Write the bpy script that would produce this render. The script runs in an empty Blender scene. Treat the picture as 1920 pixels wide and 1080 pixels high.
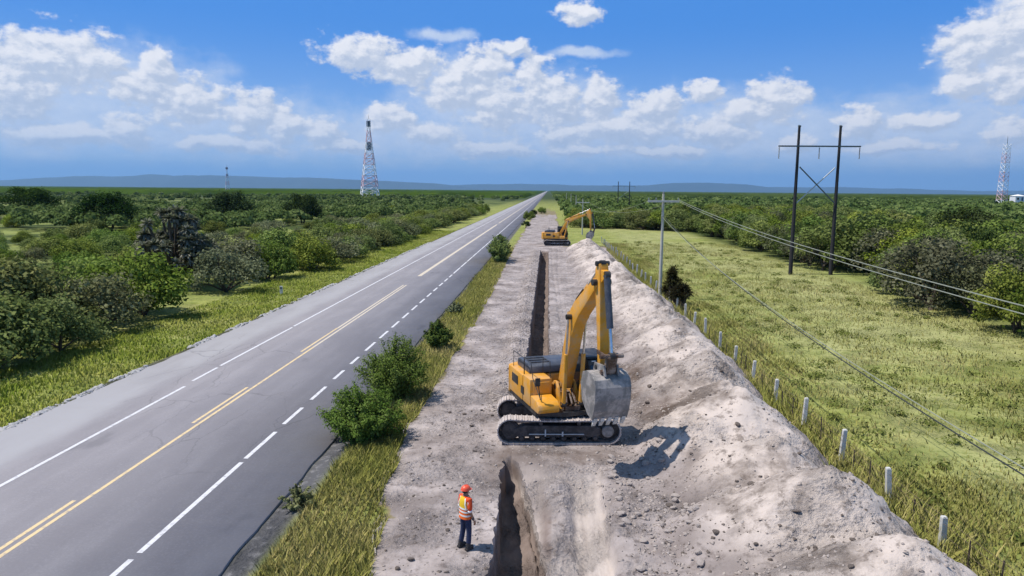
import bpy, bmesh, math, random
import numpy as np
from math import radians as R, sin, cos, pi, sqrt, atan2
from mathutils import Vector, Matrix
random.seed(7); rng = np.random.default_rng(11)
S = bpy.context.scene
COL = S.collection

# ------------------------------------------------------------------ camera
cd = bpy.data.cameras.new('camera'); cam = bpy.data.objects.new('camera', cd); COL.objects.link(cam)
cd.sensor_width = 36.0; cd.lens = 1340/1920*36; cd.clip_start = 0.5; cd.clip_end = 120000
cam.matrix_world = Matrix.Translation((0, 0, 9.6)) @ Matrix.Rotation(R(2.81), 4, 'Z') @ Matrix.Rotation(R(90-7.80), 4, 'X') @ Matrix.Rotation(R(0.5), 4, 'Z')
S.camera = cam
S.render.resolution_x = 1024; S.render.resolution_y = 576
S.view_settings.view_transform = 'Standard'; S.view_settings.look = 'None'
S.view_settings.gamma = 1; S.view_settings.exposure = 0.25

# ------------------------------------------------------------------ node helper
class NT:
    def __init__(s, tree): s.t = tree; s.n = tree.nodes; s.l = tree.links
    def new(s, typ, **kw):
        n = s.n.new(typ)
        for k, v in kw.items(): setattr(n, k, v)
        return n
    def put(s, sock, v):
        if isinstance(v, bpy.types.NodeSocket): s.l.new(v, sock)
        elif isinstance(v, (tuple, list)) and len(v) == 3 and sock.type == 'RGBA': sock.default_value = (*v, 1)
        else: sock.default_value = v
    def math(s, op, a, b=0.0, c=None, clamp=False):
        n = s.new('ShaderNodeMath', operation=op, use_clamp=clamp)
        s.put(n.inputs[0], a); s.put(n.inputs[1], b)
        if c is not None: s.put(n.inputs[2], c)
        return n.outputs[0]
    def vm(s, op, a, b=None):
        n = s.new('ShaderNodeVectorMath', operation=op); s.put(n.inputs[0], a)
        if b is not None: s.put(n.inputs[1], b)
        return n.outputs['Value'] if op in ('LENGTH', 'DOT_PRODUCT') else n.outputs[0]
    def mix(s, f, a, b, blend='MIX'):
        n = s.new('ShaderNodeMix', data_type='RGBA', blend_type=blend); n.clamp_factor = True
        s.put(n.inputs[0], f); s.put(n.inputs[6], a); s.put(n.inputs[7], b); return n.outputs[2]
    def mr(s, v, a, b, c=0.0, d=1.0, smooth=True):
        n = s.new('ShaderNodeMapRange', interpolation_type='SMOOTHSTEP' if smooth else 'LINEAR')
        s.put(n.inputs[0], v)
        for i, x in zip((1, 2, 3, 4), (a, b, c, d)): s.put(n.inputs[i], x)
        return n.outputs[0]
    def noise(s, vec, scale, detail=4, rough=0.55, dim='3D', col=False, dist=0.0):
        n = s.new('ShaderNodeTexNoise', noise_dimensions=dim)
        if vec is not None: s.put(n.inputs['Vector'], vec)
        n.inputs['Scale'].default_value = scale; n.inputs['Detail'].default_value = detail
        n.inputs['Roughness'].default_value = rough; n.inputs['Distortion'].default_value = dist
        return n.outputs['Color' if col else 'Fac']
    def vor(s, vec, scale, feature='F1', out='Distance'):
        n = s.new('ShaderNodeTexVoronoi', feature=feature); s.put(n.inputs['Vector'], vec); n.inputs['Scale'].default_value = scale
        return n.outputs[out]
    def attr(s, name): return s.new('ShaderNodeAttribute', attribute_name=name).outputs['Fac']
    def scale(s, vec, xyz):
        return s.vm('MULTIPLY', vec, xyz)
    def pos(s): return s.new('ShaderNodeNewGeometry').outputs['Position']
    def bump(s, h, strength, dist, nrm=None):
        n = s.new('ShaderNodeBump'); s.put(n.inputs['Height'], h); n.inputs['Strength'].default_value = strength; n.inputs['Distance'].default_value = dist
        if nrm is not None: s.put(n.inputs['Normal'], nrm)
        return n.outputs[0]

# ------------------------------------------------------------------ sky, sun
SUN_EL, SUN_AZ = 63.0, -96.0            # degrees; azimuth from +Y, clockwise (sun stands to the left)
W = bpy.data.worlds.new('World'); S.world = W; W.use_nodes = True
W.cycles.sampling_method = 'MANUAL'; W.cycles.sample_map_resolution = 256
S.cycles.max_bounces = 5; S.cycles.diffuse_bounces = 2; S.cycles.glossy_bounces = 2; S.cycles.transmission_bounces = 2; S.cycles.volume_bounces = 0; S.cycles.transparent_max_bounces = 6
w = NT(W.node_tree); w.n.clear()
sky = w.new('ShaderNodeTexSky', sky_type='NISHITA'); sky.sun_disc = False
sky.sun_elevation = R(SUN_EL); sky.sun_rotation = R(SUN_AZ % 360); sky.altitude = 400; sky.air_density = 1.0; sky.dust_density = 0.4; sky.ozone_density = 3.0
CLOUDS = [(-35.06,8.22,3.7,1.33),(-36.92,6.4,2.05,1.65),(-32.64,8.28,1.9,0.86),(-29.67,7.0,1.9,1.0),(-28.7,8.3,0.9,0.9),(-26.85,6.05,2.3,1.15),(-22.58,5.44,1.8,1.1),
 (-20.35,4.76,1.3,1.0),(-30.67,3.85,1.32,0.91),(-17.86,4.33,1.78,0.7),(-12.25,5.4,1.7,0.79),(-14.6,10.1,2.6,0.85),(-11.18,9.3,3.0,0.95),(-5.23,9.19,2.3,1.2),
 (-2.89,10.76,1.32,0.42),(-7.2,7.9,2.4,1.2),(-4.0,6.6,2.6,1.5),(-1.3,8.2,1.3,1.5),(0.6,6.8,2.6,1.3),(3.78,7.05,1.39,1.26),(11.79,7.5,1.47,0.55),(16.9,6.7,1.9,1.1),
 (14.4,5.9,1.5,0.8),(8.2,6.5,1.9,0.8),(5.6,4.8,4.6,0.9),(12.6,4.5,2.6,0.8),(-9.2,4.3,1.9,0.6),(-4.5,3.1,2.8,0.5),(22.4,4.8,1.5,0.8),(26.45,4.8,1.7,0.5),
 (29.68,9.69,2.5,1.3),(31.6,10.5,1.6,1.2),(28.76,7.28,1.2,0.8),(31.2,6.96,1.6,1.0),(31.47,3.92,1.2,0.6),(2.12,13.2,1.46,0.55),(-34.5,3.4,3.2,0.5),(-24.0,3.1,3.4,0.45),(-16,3.2,2.2,.4),(2.5,3.2,2.6,.4),(9,3.1,3.2,.4),(25,3.2,2.4,.35),(1.0,4.3,1.6,0.7),(18.5,3.4,1.2,0.5)]
SOFT = [(-34.4,5.2,6.5,2.6),(-27.3,4.2,9.0,1.7),(-36.3,3.4,5.0,1.6),(-8.11,11.51,2.5,0.35),(-7.5,7.2,4.0,2.4),(-4.0,5.2,6.0,2.4),(1.0,6.0,4.5,2.2),(6.0,4.8,7.0,1.9),(14.5,5.0,6.0,2.0),
 (11.0,3.7,11.0,1.3),(-6.3,4.0,9.0,1.6),(-15.0,3.6,6.5,1.2),(21.5,4.0,6.0,1.5),(26.5,3.8,4.5,1.3),(2.0,10.4,3.0,0.3),(31.5,4.2,4.0,1.6),(30.6,8.4,3.2,2.2),(-20.5,4.4,4.5,1.3),(-31.0,6.8,6.5,2.2),(-25,4.4,12,2.0),(-12,4.0,10,1.8),(3,4.4,12,2.2),(18,4.2,10,1.9),(28,4.0,9,2.0),(31.0,12.6,0.8,1.2)]
def cloud_group(name, blobs, namp, nscale, warp):
    g = bpy.data.node_groups.new(name, 'ShaderNodeTree')
    g.interface.new_socket('P', in_out='INPUT', socket_type='NodeSocketVector'); g.interface.new_socket('D', in_out='OUTPUT', socket_type='NodeSocketFloat')
    k = NT(g); gi = k.new('NodeGroupInput'); go = k.new('NodeGroupOutput')
    wn = k.vm('SUBTRACT', k.noise(gi.outputs[0], 0.55, 3, 0.6, col=True), (0.5, 0.5, 0.5))
    p = k.vm('ADD', gi.outputs[0], k.scale(wn, (warp*1.6, warp, 0)))
    acc = None
    for (a, e, ra, re) in blobs:
        d = k.vm('LENGTH', k.vm('MULTIPLY', k.vm('SUBTRACT', p, (a, e, 0)), (1/(ra*1.25), 1/(re*1.6), 0)))
        acc = d if acc is None else k.math('SMOOTH_MIN', acc, d, 0.15)
    n1 = k.noise(k.scale(gi.outputs[0], (1, 1.5, 1)), nscale, 7, 0.6)
    dd = k.math('ADD', k.math('SUBTRACT', 1.05, acc), k.math('MULTIPLY', k.math('SUBTRACT', n1, 0.5), namp))
    k.l.new(dd, go.inputs[0]); return g
tc = w.new('ShaderNodeTexCoord'); sp = w.new('ShaderNodeSeparateXYZ'); w.l.new(tc.outputs['Generated'], sp.inputs[0])
az = w.math('MULTIPLY', w.math('ARCTAN2', sp.outputs[0], sp.outputs[1]), 57.29578)
el = w.math('MULTIPLY', w.math('ARCSINE', sp.outputs[2]), 57.29578)
cb = w.new('ShaderNodeCombineXYZ'); w.l.new(az, cb.inputs[0]); w.l.new(el, cb.inputs[1]); P = cb.outputs[0]
G1 = cloud_group('cumulus', CLOUDS, 2.1, 0.62, 1.1); G2 = cloud_group('soft_cloud', SOFT, 1.2, 0.35, 1.2)
def grp(g, v):
    n = w.new('ShaderNodeGroup'); n.node_tree = g; w.l.new(v, n.inputs[0]); return n.outputs[0]
d0 = grp(G1, P); d1 = grp(G1, w.vm('ADD', P, (-0.28, 0.42, 0)))
s0 = grp(G2, P)
lit = w.mr(w.math('SUBTRACT', d0, d1), -0.28, 0.45)
lit = w.math('ADD', w.math('MULTIPLY', lit, 0.72), w.math('MULTIPLY', w.noise(P, 1.3, 6, 0.6), 0.42))
K = 8.6                                  # background strength is 0.1
ccol = w.mix(lit, (0.44*K, 0.53*K, 0.70*K), (0.93*K, 0.93*K, 0.97*K))
fade = w.mr(el, 1.8, 6.5)                 # clouds low down lie behind more air
ccol = w.mix(fade, w.mix(0.3, ccol, (0.42*K, 0.56*K, 0.80*K)), ccol)
base = w.mix(1.0, sky.outputs[0], (0.50, 0.80, 1.30), 'MULTIPLY')
base = w.mix(w.mr(el, 0, 13), w.mix(0.85, base, (0.36*K, 0.56*K, 0.88*K)), w.mix(0.85, base, (0.062*K, 0.27*K, 0.77*K)))
base = w.mix(w.mr(el, 18, 45), base, (0.20*K, 0.30*K, 0.46*K))  # unseen upper sky set greyer so the ambient light is less blue
band = w.math('MULTIPLY', w.mr(w.math('ADD', el, w.math('MULTIPLY', w.noise(w.scale(P, (1, 2, 1)), 0.25, 3), 0.9)), 2.5, 1.5), 0.7)
sal = w.math('MULTIPLY', w.mr(s0, -0.1, 0.8), 0.92)
c = w.mix(sal, base, w.mix(w.noise(w.scale(P, (1, 1.8, 1)), 0.6, 5, 0.6), (0.42*K, 0.56*K, 0.82*K), (0.74*K, 0.81*K, 0.95*K)))
c = w.mix(w.mr(d0, -0.12, 0.40), c, ccol)
c = w.mix(band, c, (0.19*K, 0.42*K, 0.88*K))
bg = w.new('ShaderNodeBackground'); w.l.new(c, bg.inputs[0]); bg.inputs[1].default_value = 0.1
wo = w.new('ShaderNodeOutputWorld'); w.l.new(bg.outputs[0], wo.inputs[0])
ld = bpy.data.lights.new('sun', 'SUN'); ld.energy = 4.3; ld.angle = R(0.53); ld.color = (1.0, 0.93, 0.85)
sun = bpy.data.objects.new('sun', ld); COL.objects.link(sun)
sd = Vector((sin(R(SUN_AZ))*cos(R(SUN_EL)), cos(R(SUN_AZ))*cos(R(SUN_EL)), sin(R(SUN_EL))))
sun.rotation_euler = sd.to_track_quat('Z', 'Y').to_euler(); sun.location = (-20, 0, 60)

# ------------------------------------------------------------------ object helpers
def tag(o, label=None, cat=None, group=None, kind=None):
    if label: o['label'] = label
    if cat: o['category'] = cat
    if group: o['group'] = group
    if kind: o['kind'] = kind
    return o
def empty(name, loc=(0, 0, 0), rz=0.0):
    o = bpy.data.objects.new(name, None); COL.objects.link(o); o.location = loc; o.rotation_euler = (0, 0, rz); o.empty_display_size = 0.5; return o
def link(name, me, parent=None, loc=None):
    o = bpy.data.objects.new(name, me); COL.objects.link(o)
    if parent: o.parent = parent
    if loc is not None: o.location = loc
    return o
def np_mesh(name, V, Fc, attrs=None, mat=None, smooth=False):
    """V (n,3), Fc list of (m,k) index arrays"""
    me = bpy.data.meshes.new(name); V = np.asarray(V, np.float32)
    if not isinstance(Fc, list): Fc = [Fc]
    loops = np.concatenate([f.ravel() for f in Fc]).astype(np.int32)
    tot = np.concatenate([np.full(len(f), f.shape[1]) for f in Fc]).astype(np.int32)
    st = np.concatenate([[0], np.cumsum(tot)[:-1]]).astype(np.int32)
    me.vertices.add(len(V)); me.vertices.foreach_set('co', V.ravel())
    me.loops.add(len(loops)); me.loops.foreach_set('vertex_index', loops)
    me.polygons.add(len(tot)); me.polygons.foreach_set('loop_start', st); me.polygons.foreach_set('loop_total', tot)
    if smooth: me.polygons.foreach_set('use_smooth', np.ones(len(tot), bool))
    me.update(calc_edges=True)
    for k, a in (attrs or {}).items():
        at = me.attributes.new(k, 'FLOAT', 'POINT'); at.data.foreach_set('value', np.asarray(a, np.float32))
    if mat: me.materials.append(mat)
    return me
class MB:
    def __init__(s, M=None): s.v = []; s.f = []; s.m = []; s.M = M or Matrix.Identity(4); s.mi = 0
    def add(s, vs, fs):
        b = len(s.v); s.v += [tuple(s.M @ Vector(v)) for v in vs]; s.f += [tuple(b+i for i in f) for f in fs]; s.m += [s.mi]*len(fs); return s
    def box(s, x0, x1, y0, y1, z0, z1, rot=None, org=(0, 0, 0), taper=0):
        vs = [(x, y, z) for x in (x0, x1) for y in (y0, y1) for z in (z0, z1)]
        if rot is not None: o = Vector(org); vs = [tuple(rot @ (Vector(v)-o) + o) for v in vs]
        return s.add(vs, [(0, 1, 3, 2), (4, 6, 7, 5), (0, 4, 5, 1), (2, 3, 7, 6), (0, 2, 6, 4), (1, 5, 7, 3)])
    def prism(s, prof, y0, y1):                 # profile in x,z extruded along y
        n = len(prof); vs = [(x, y0, z) for x, z in prof]+[(x, y1, z) for x, z in prof]
        return s.add(vs, [tuple(range(n))[::-1], tuple(range(n, 2*n))]+[(i, (i+1) % n, n+(i+1) % n, n+i) for i in range(n)])
    def plan(s, prof, z0, z1):                  # profile in x,y extruded along z
        n = len(prof); vs = [(x, y, z0) for x, y in prof]+[(x, y, z1) for x, y in prof]
        return s.add(vs, [tuple(range(n))[::-1], tuple(range(n, 2*n))]+[(i, (i+1) % n, n+(i+1) % n, n+i) for i in range(n)])
    def tube(s, pts, rad, n=8, caps=True):
        pts = [Vector(p) for p in pts]
        if not hasattr(rad, '__len__'): rad = [rad]*len(pts)
        vs = []; fs = []
        for i, p in enumerate(pts):
            t = (pts[min(i+1, len(pts)-1)]-pts[max(i-1, 0)]).normalized()
            u = t.cross(Vector((0.123, 0.31, 1) if abs(t.z) < .9 else (1, .1, 0))).normalized(); v = t.cross(u)
            vs += [tuple(p+rad[i]*(cos(2*pi*k/n)*u+sin(2*pi*k/n)*v)) for k in range(n)]
        for i in range(len(pts)-1):
            fs += [(i*n+k, i*n+(k+1) % n, (i+1)*n+(k+1) % n, (i+1)*n+k) for k in range(n)]
        if caps: fs += [tuple(range(n))[::-1], tuple((len(pts)-1)*n+k for k in range(n))]
        return s.add(vs, fs)
    def build(s, name, mats, parent=None, bevel=0, smooth=0, seg=2):
        me = bpy.data.meshes.new(name); me.from_pydata(s.v, [], s.f)
        if not isinstance(mats, (list, tuple)): mats = [mats]
        for m in mats: me.materials.append(m)
        me.polygons.foreach_set('material_index', s.m)
        bm = bmesh.new(); bm.from_mesh(me); bmesh.ops.recalc_face_normals(bm, faces=bm.faces)
        if bevel:
            es = [e for e in bm.edges if len(e.link_faces) == 2 and e.calc_face_angle(0) > R(32)]
            bmesh.ops.bevel(bm, geom=es, offset=bevel, segments=seg, affect='EDGES', profile=0.6, clamp_overlap=True)
        if smooth:
            for f in bm.faces: f.smooth = True
            for e in bm.edges:
                if len(e.link_faces) == 2 and e.calc_face_angle(0) > R(smooth): e.smooth = False
        bm.to_mesh(me); bm.free()
        return link(name, me, parent)

# ------------------------------------------------------------------ noise in numpy
def vnoise(x, y, seed=0):
    x = np.asarray(x, float); y = np.asarray(y, float)
    xi = np.floor(x).astype(np.int64); yi = np.floor(y).astype(np.int64); fx = x-xi; fy = y-yi
    fx = fx*fx*(3-2*fx); fy = fy*fy*(3-2*fy)
    def h(a, b):
        n = (a*374761393+b*668265263+seed*974711) & 0x7fffffff
        n = ((n ^ (n >> 13))*1274126177) & 0x7fffffff
        return ((n ^ (n >> 16)) & 0xffff)/65535.0
    return (h(xi, yi)*(1-fx)+h(xi+1, yi)*fx)*(1-fy)+(h(xi, yi+1)*(1-fx)+h(xi+1, yi+1)*fx)*fy
def fbm(x, y, seed=0, o=4, g=0.5):
    a = 1; t = 0; s = 0
    for i in range(o): t = t+a*(vnoise(x*2**i+i*17.3, y*2**i-i*9.1, seed+i)-0.5); s += a; a *= g
    return t/s*2
def sst(a, b, x):
    t = np.clip((x-a)/(b-a), 0, 1); return t*t*(3-2*t)

# ------------------------------------------------------------------ materials
def mat(name): m = bpy.data.materials.new(name); m.use_nodes = True; k = NT(m.node_tree); return m, k, k.n['Principled BSDF']
def simple(name, col, rough=0.6, metal=0.0, dirt=0.0, dirtcol=(0.42, 0.37, 0.33), scale=3.0, bump=0.0, spec=0.5, var=0.12):
    m, k, b = mat(name); tc_ = k.new('ShaderNodeTexCoord').outputs['Object']
    n = k.noise(tc_, scale, 6, 0.65); n2 = k.noise(tc_, scale*6, 4, 0.6)
    c = k.mix(k.mr(n, 0.3, 0.7), tuple(x*(1-var) for x in col), tuple(min(1, x*(1+var)) for x in col))
    if dirt:
        c = k.mix(k.math('MULTIPLY', k.mr(k.math('ADD', n, k.math('MULTIPLY', n2, 0.4)), 0.62, 0.86), dirt), c, dirtcol)
    k.put(b.inputs['Base Color'], c); b.inputs['Metallic'].default_value = metal
    k.put(b.inputs['Roughness'], k.mr(n2, 0.3, 0.7, rough*0.85, min(1, rough*1.15))); b.inputs['Specular IOR Level'].default_value = spec
    if bump: k.put(b.inputs['Normal'], k.bump(n2, bump, 0.02))
    return m
M = {}
M['yellow'] = simple('yellow_paint', (0.74, 0.34, 0.025), 0.42, dirt=0.6, dirtcol=(0.45, 0.33, 0.2), scale=1.6)
M['black'] = simple('black_steel', (0.018, 0.018, 0.02), 0.5, dirt=0.3, dirtcol=(0.16, 0.14, 0.12))
M['hood'] = simple('hood_steel', (0.05, 0.06, 0.085), 0.45, dirt=0.3, dirtcol=(0.2, 0.19, 0.18))
M['glass'] = simple('cab_glass', (0.008, 0.012, 0.018), 0.08, spec=0.8)
M['rust'] = simple('brown_steel', (0.07, 0.035, 0.02), 0.6, dirt=0.5)
M['bucket'] = simple('worn_bucket_steel', (0.20, 0.195, 0.19), 0.62, metal=0.15, dirt=0.7, scale=2.2, dirtcol=(0.46, 0.42, 0.39))
M['chrome'] = simple('chrome_rod', (0.6, 0.6, 0.62), 0.2, metal=0.9)
M['shoe'] = simple('dusty_track_shoe', (0.42, 0.37, 0.35), 0.85, dirt=0.7, scale=4, dirtcol=(0.5, 0.45, 0.42))
M['tframe'] = simple('track_frame_steel', (0.03, 0.027, 0.028), 0.7, dirt=0.5, dirtcol=(0.15, 0.13, 0.12))
M['white'] = simple('white_lamp', (0.8, 0.8, 0.8), 0.3)
M['concrete'] = simple('whitewashed_concrete', (0.62, 0.62, 0.60), 0.85, dirt=0.55, dirtcol=(0.25, 0.24, 0.2), scale=5, bump=0.4)
M['stake'] = simple('dark_stake', (0.06, 0.045, 0.035), 0.9)
M['polec'] = simple('pale_concrete_pole', (0.50, 0.49, 0.42), 0.85, dirt=0.4, dirtcol=(0.2, 0.19, 0.16), scale=2)
M['polew'] = simple('dark_timber_pole', (0.022, 0.02, 0.024), 0.8, scale=2)
M['armd'] = simple('dark_steel_arm', (0.06, 0.09, 0.11), 0.6)
M['armg'] = simple('grey_crossarm', (0.50, 0.50, 0.47), 0.7)
M['ins'] = simple('grey_insulator', (0.18, 0.2, 0.22), 0.4)
M['brace'] = simple('galvanised_brace', (0.5, 0.53, 0.55), 0.6)
M['wirel'] = simple('aluminium_conductor', (0.26, 0.28, 0.22), 0.6)
M['wired'] = simple('dark_cable', (0.03, 0.035, 0.03), 0.7)
M['fwire'] = simple('rusty_barbed_wire', (0.10, 0.07, 0.05), 0.8)
M['towr'] = simple('red_tower_paint', (0.74, 0.50, 0.53), 0.6)
M['toww'] = simple('white_tower_paint', (0.88, 0.88, 0.9), 0.6)
M['towd'] = simple('dark_aerials', (0.08, 0.10, 0.14), 0.6)
M['wall'] = simple('white_render', (0.75, 0.76, 0.78), 0.8)
M['bark'] = simple('bark', (0.075, 0.058, 0.042), 0.9, bump=0.6, scale=5)
M['wood'] = simple('bleached_branch', (0.5, 0.46, 0.4), 0.85)
M['rock'] = simple('clay_rock', (0.40, 0.35, 0.32), 0.95, dirt=0.6, dirtcol=(0.22, 0.18, 0.16), bump=0.8)
M['clod'] = simple('dark_clod', (0.13, 0.105, 0.09), 0.95, bump=0.8)
M['edge_rock'] = simple('pale_edge_stone', (0.42, 0.42, 0.43), 0.9, dirt=0.6, dirtcol=(0.07, 0.07, 0.07), bump=0.6)
def leafmat(name, c0, c1, c2, sat=0.18, up=0.0, tl=0.28):
    m, k, b = mat(name); t = k.attr('tint'); oi = k.new('ShaderNodeObjectInfo').outputs['Random']
    c = k.mix(k.mr(t, 0.0, 0.5, smooth=False), c0, c1); c = k.mix(k.mr(t, 0.5, 1.0, smooth=False), c, c2)
    h = k.new('ShaderNodeHueSaturation'); k.put(h.inputs['Color'], c)
    k.put(h.inputs['Hue'], k.mr(oi, 0, 1, 0.475, 0.515, False)); k.put(h.inputs['Value'], k.mr(k.math('FRACT', k.math('MULTIPLY', oi, 7.31)), 0, 1, 1-sat*1.3, 1+sat*1.3, False))
    k.put(h.inputs['Saturation'], k.mr(k.math('FRACT', k.math('MULTIPLY', oi, 3.77)), 0, 1, 0.8, 1.08, False))
    dif = k.new('ShaderNodeBsdfDiffuse'); tr = k.new('ShaderNodeBsdfTranslucent'); mx = k.new('ShaderNodeMixShader'); mx.inputs[0].default_value = tl
    if up:
        g_ = k.new('ShaderNodeNewGeometry'); nv = k.vm('NORMALIZE', k.vm('ADD', k.vm('SCALE', g_.outputs['Normal']), (0, 0, 1.0))) if False else k.vm('NORMALIZE', k.vm('ADD', k.scale(g_.outputs['Normal'], (1-up, 1-up, 1-up)), (0, 0, up*1.2)))
        k.put(dif.inputs['Normal'], nv)
    k.put(dif.inputs[0], h.outputs[0]); k.put(tr.inputs[0], h.outputs[0]); k.l.new(dif.outputs[0], mx.inputs[1]); k.l.new(tr.outputs[0], mx.inputs[2])
    k.l.new(mx.outputs[0], k.n['Material Output'].inputs['Surface']); return m
M['leaf_olive'] = leafmat('olive_leaves', (0.060, 0.092, 0.018), (0.145, 0.200, 0.038), (0.260, 0.310, 0.080), up=.35)
M['verge'] = leafmat('verge_blades', (0.185, 0.270, 0.042), (0.350, 0.410, 0.085), (0.500, 0.500, 0.160), up=.8, tl=.2)
M['weed'] = leafmat('weed_leaves', (0.095, 0.125, 0.028), (0.19, 0.225, 0.050), (0.28, 0.31, 0.09), up=.6)
M['leaf_dark'] = leafmat('dark_leaves', (0.024, 0.046, 0.010), (0.055, 0.094, 0.018), (0.115, 0.160, 0.036), up=.2)
M['leaf_deep'] = leafmat('deep_leaves', (0.014, 0.030, 0.008), (0.030, 0.058, 0.013), (0.062, 0.098, 0.024), up=.15)
M['leaf_far'] = leafmat('far_leaves', (0.055, 0.088, 0.028), (0.120, 0.172, 0.052), (0.200, 0.250, 0.090), up=.35)
M['leaf_grey'] = leafmat('grey_leaves', (0.070, 0.080, 0.038), (0.145, 0.165, 0.078), (0.25, 0.27, 0.140), up=.25)
M['leaf_light'] = leafmat('light_leaves', (0.070, 0.110, 0.018), (0.150, 0.215, 0.036), (0.24, 0.30, 0.070), up=.3)
M['leaf_bush'] = leafmat('bush_leaves', (0.055, 0.110, 0.016), (0.120, 0.215, 0.036), (0.215, 0.310, 0.080), up=.4)
M['leaf_yucca'] = leafmat('yucca_leaves', (0.07, 0.09, 0.045), (0.19, 0.215, 0.130), (0.50, 0.50, 0.40), up=.35)
M['leaf_brown'] = leafmat('brown_leaves', (0.030, 0.020, 0.010), (0.055, 0.050, 0.022), (0.075, 0.080, 0.035))
M['grass'] = leafmat('grass_blades', (0.155, 0.200, 0.052), (0.300, 0.318, 0.105), (0.46, 0.425, 0.200), up=.75, tl=.2)

# ------------------------------------------------------------------ terrain
XL = np.array([-60, 13, 17, 28, 34, 60, 400]); XD_Y = np.array([0, 14, 17, 22, 28, 42, 54, 115, 400]); XD_X = np.array([-4.1, -4.2, -4.5, -5.1, -5.65, -5.5, -5.2, -5.6, -5.6])
def dirt_left(Y): return np.interp(Y, XD_Y, XD_X)+0.25*fbm(Y*0.5, Y*0+3, 5, 3)
def trench_edges(Y):
    L = np.interp(Y, [0, 16, 24, 30, 40, 118], [-1.32, -1.32, -1.45, -1.32, -1.08, -1.10])+0.10*fbm(Y*1.3, Y*0, 9, 3)+0.07*fbm(Y*5.3, Y*0+2, 44, 3)
    Rr = np.interp(Y, [0, 16.5, 19, 21.2, 23.6, 25, 30, 40, 118], [0.26, 0.22, -0.02, -0.34, -0.82, -1.15, 0.10, 0.20, 0.20])+0.09*fbm(Y*1.7, Y*0+7, 12, 3)+0.08*fbm(Y*4.7, Y*0+9, 45, 3)
    return L, Rr
PEAKS = [(8.3, 8.2, 2.1), (8.5, 11.8, 2.2), (8.1, 15.2, 2.25), (7.75, 19.0, 2.35), (7.5, 22.4, 1.95), (7.2, 25.9, 2.55), (7.5, 29.6, 1.8), (7.6, 33.0, 2.3), (7.9, 37.2, 2.15), (7.75, 41.2, 2.35), (7.95, 46.5, 2.3), (7.6, 51.5, 2.15),
         (7.5, 56.5, 2.45), (7.3, 62, 2.15), (7.2, 67.5, 2.4), (7.05, 73.5, 2.5), (6.9, 79.5, 2.2), (6.8, 85.5, 2.4), (6.7, 92, 2.2), (6.5, 98, 2.45), (6.4, 104.5, 2.2), (6.3, 110.5, 2.5), (6.2, 116, 1.9)]
def pile(X, Y):
    z = np.full(np.shape(X), -9.0); wx = X+0.35*fbm(X*0.5, Y*0.5, 21, 3); wy = Y+0.5*fbm(X*0.45, Y*0.45, 22, 3)
    for i, (px, py, h) in enumerate(PEAKS):
        dx = wx-px; dx = np.where(dx < 0, dx/1.78, dx/1.25); dy = (wy-py)/1.42
        d = np.sqrt(dx*dx+dy*dy+0.03)-0.12
        z = np.logaddexp(z*12, (h-d*1.0)*12)/12
    z = z-0.1
    return np.maximum(z, 0)+np.where(z > -0.2, 0, 0)
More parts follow.
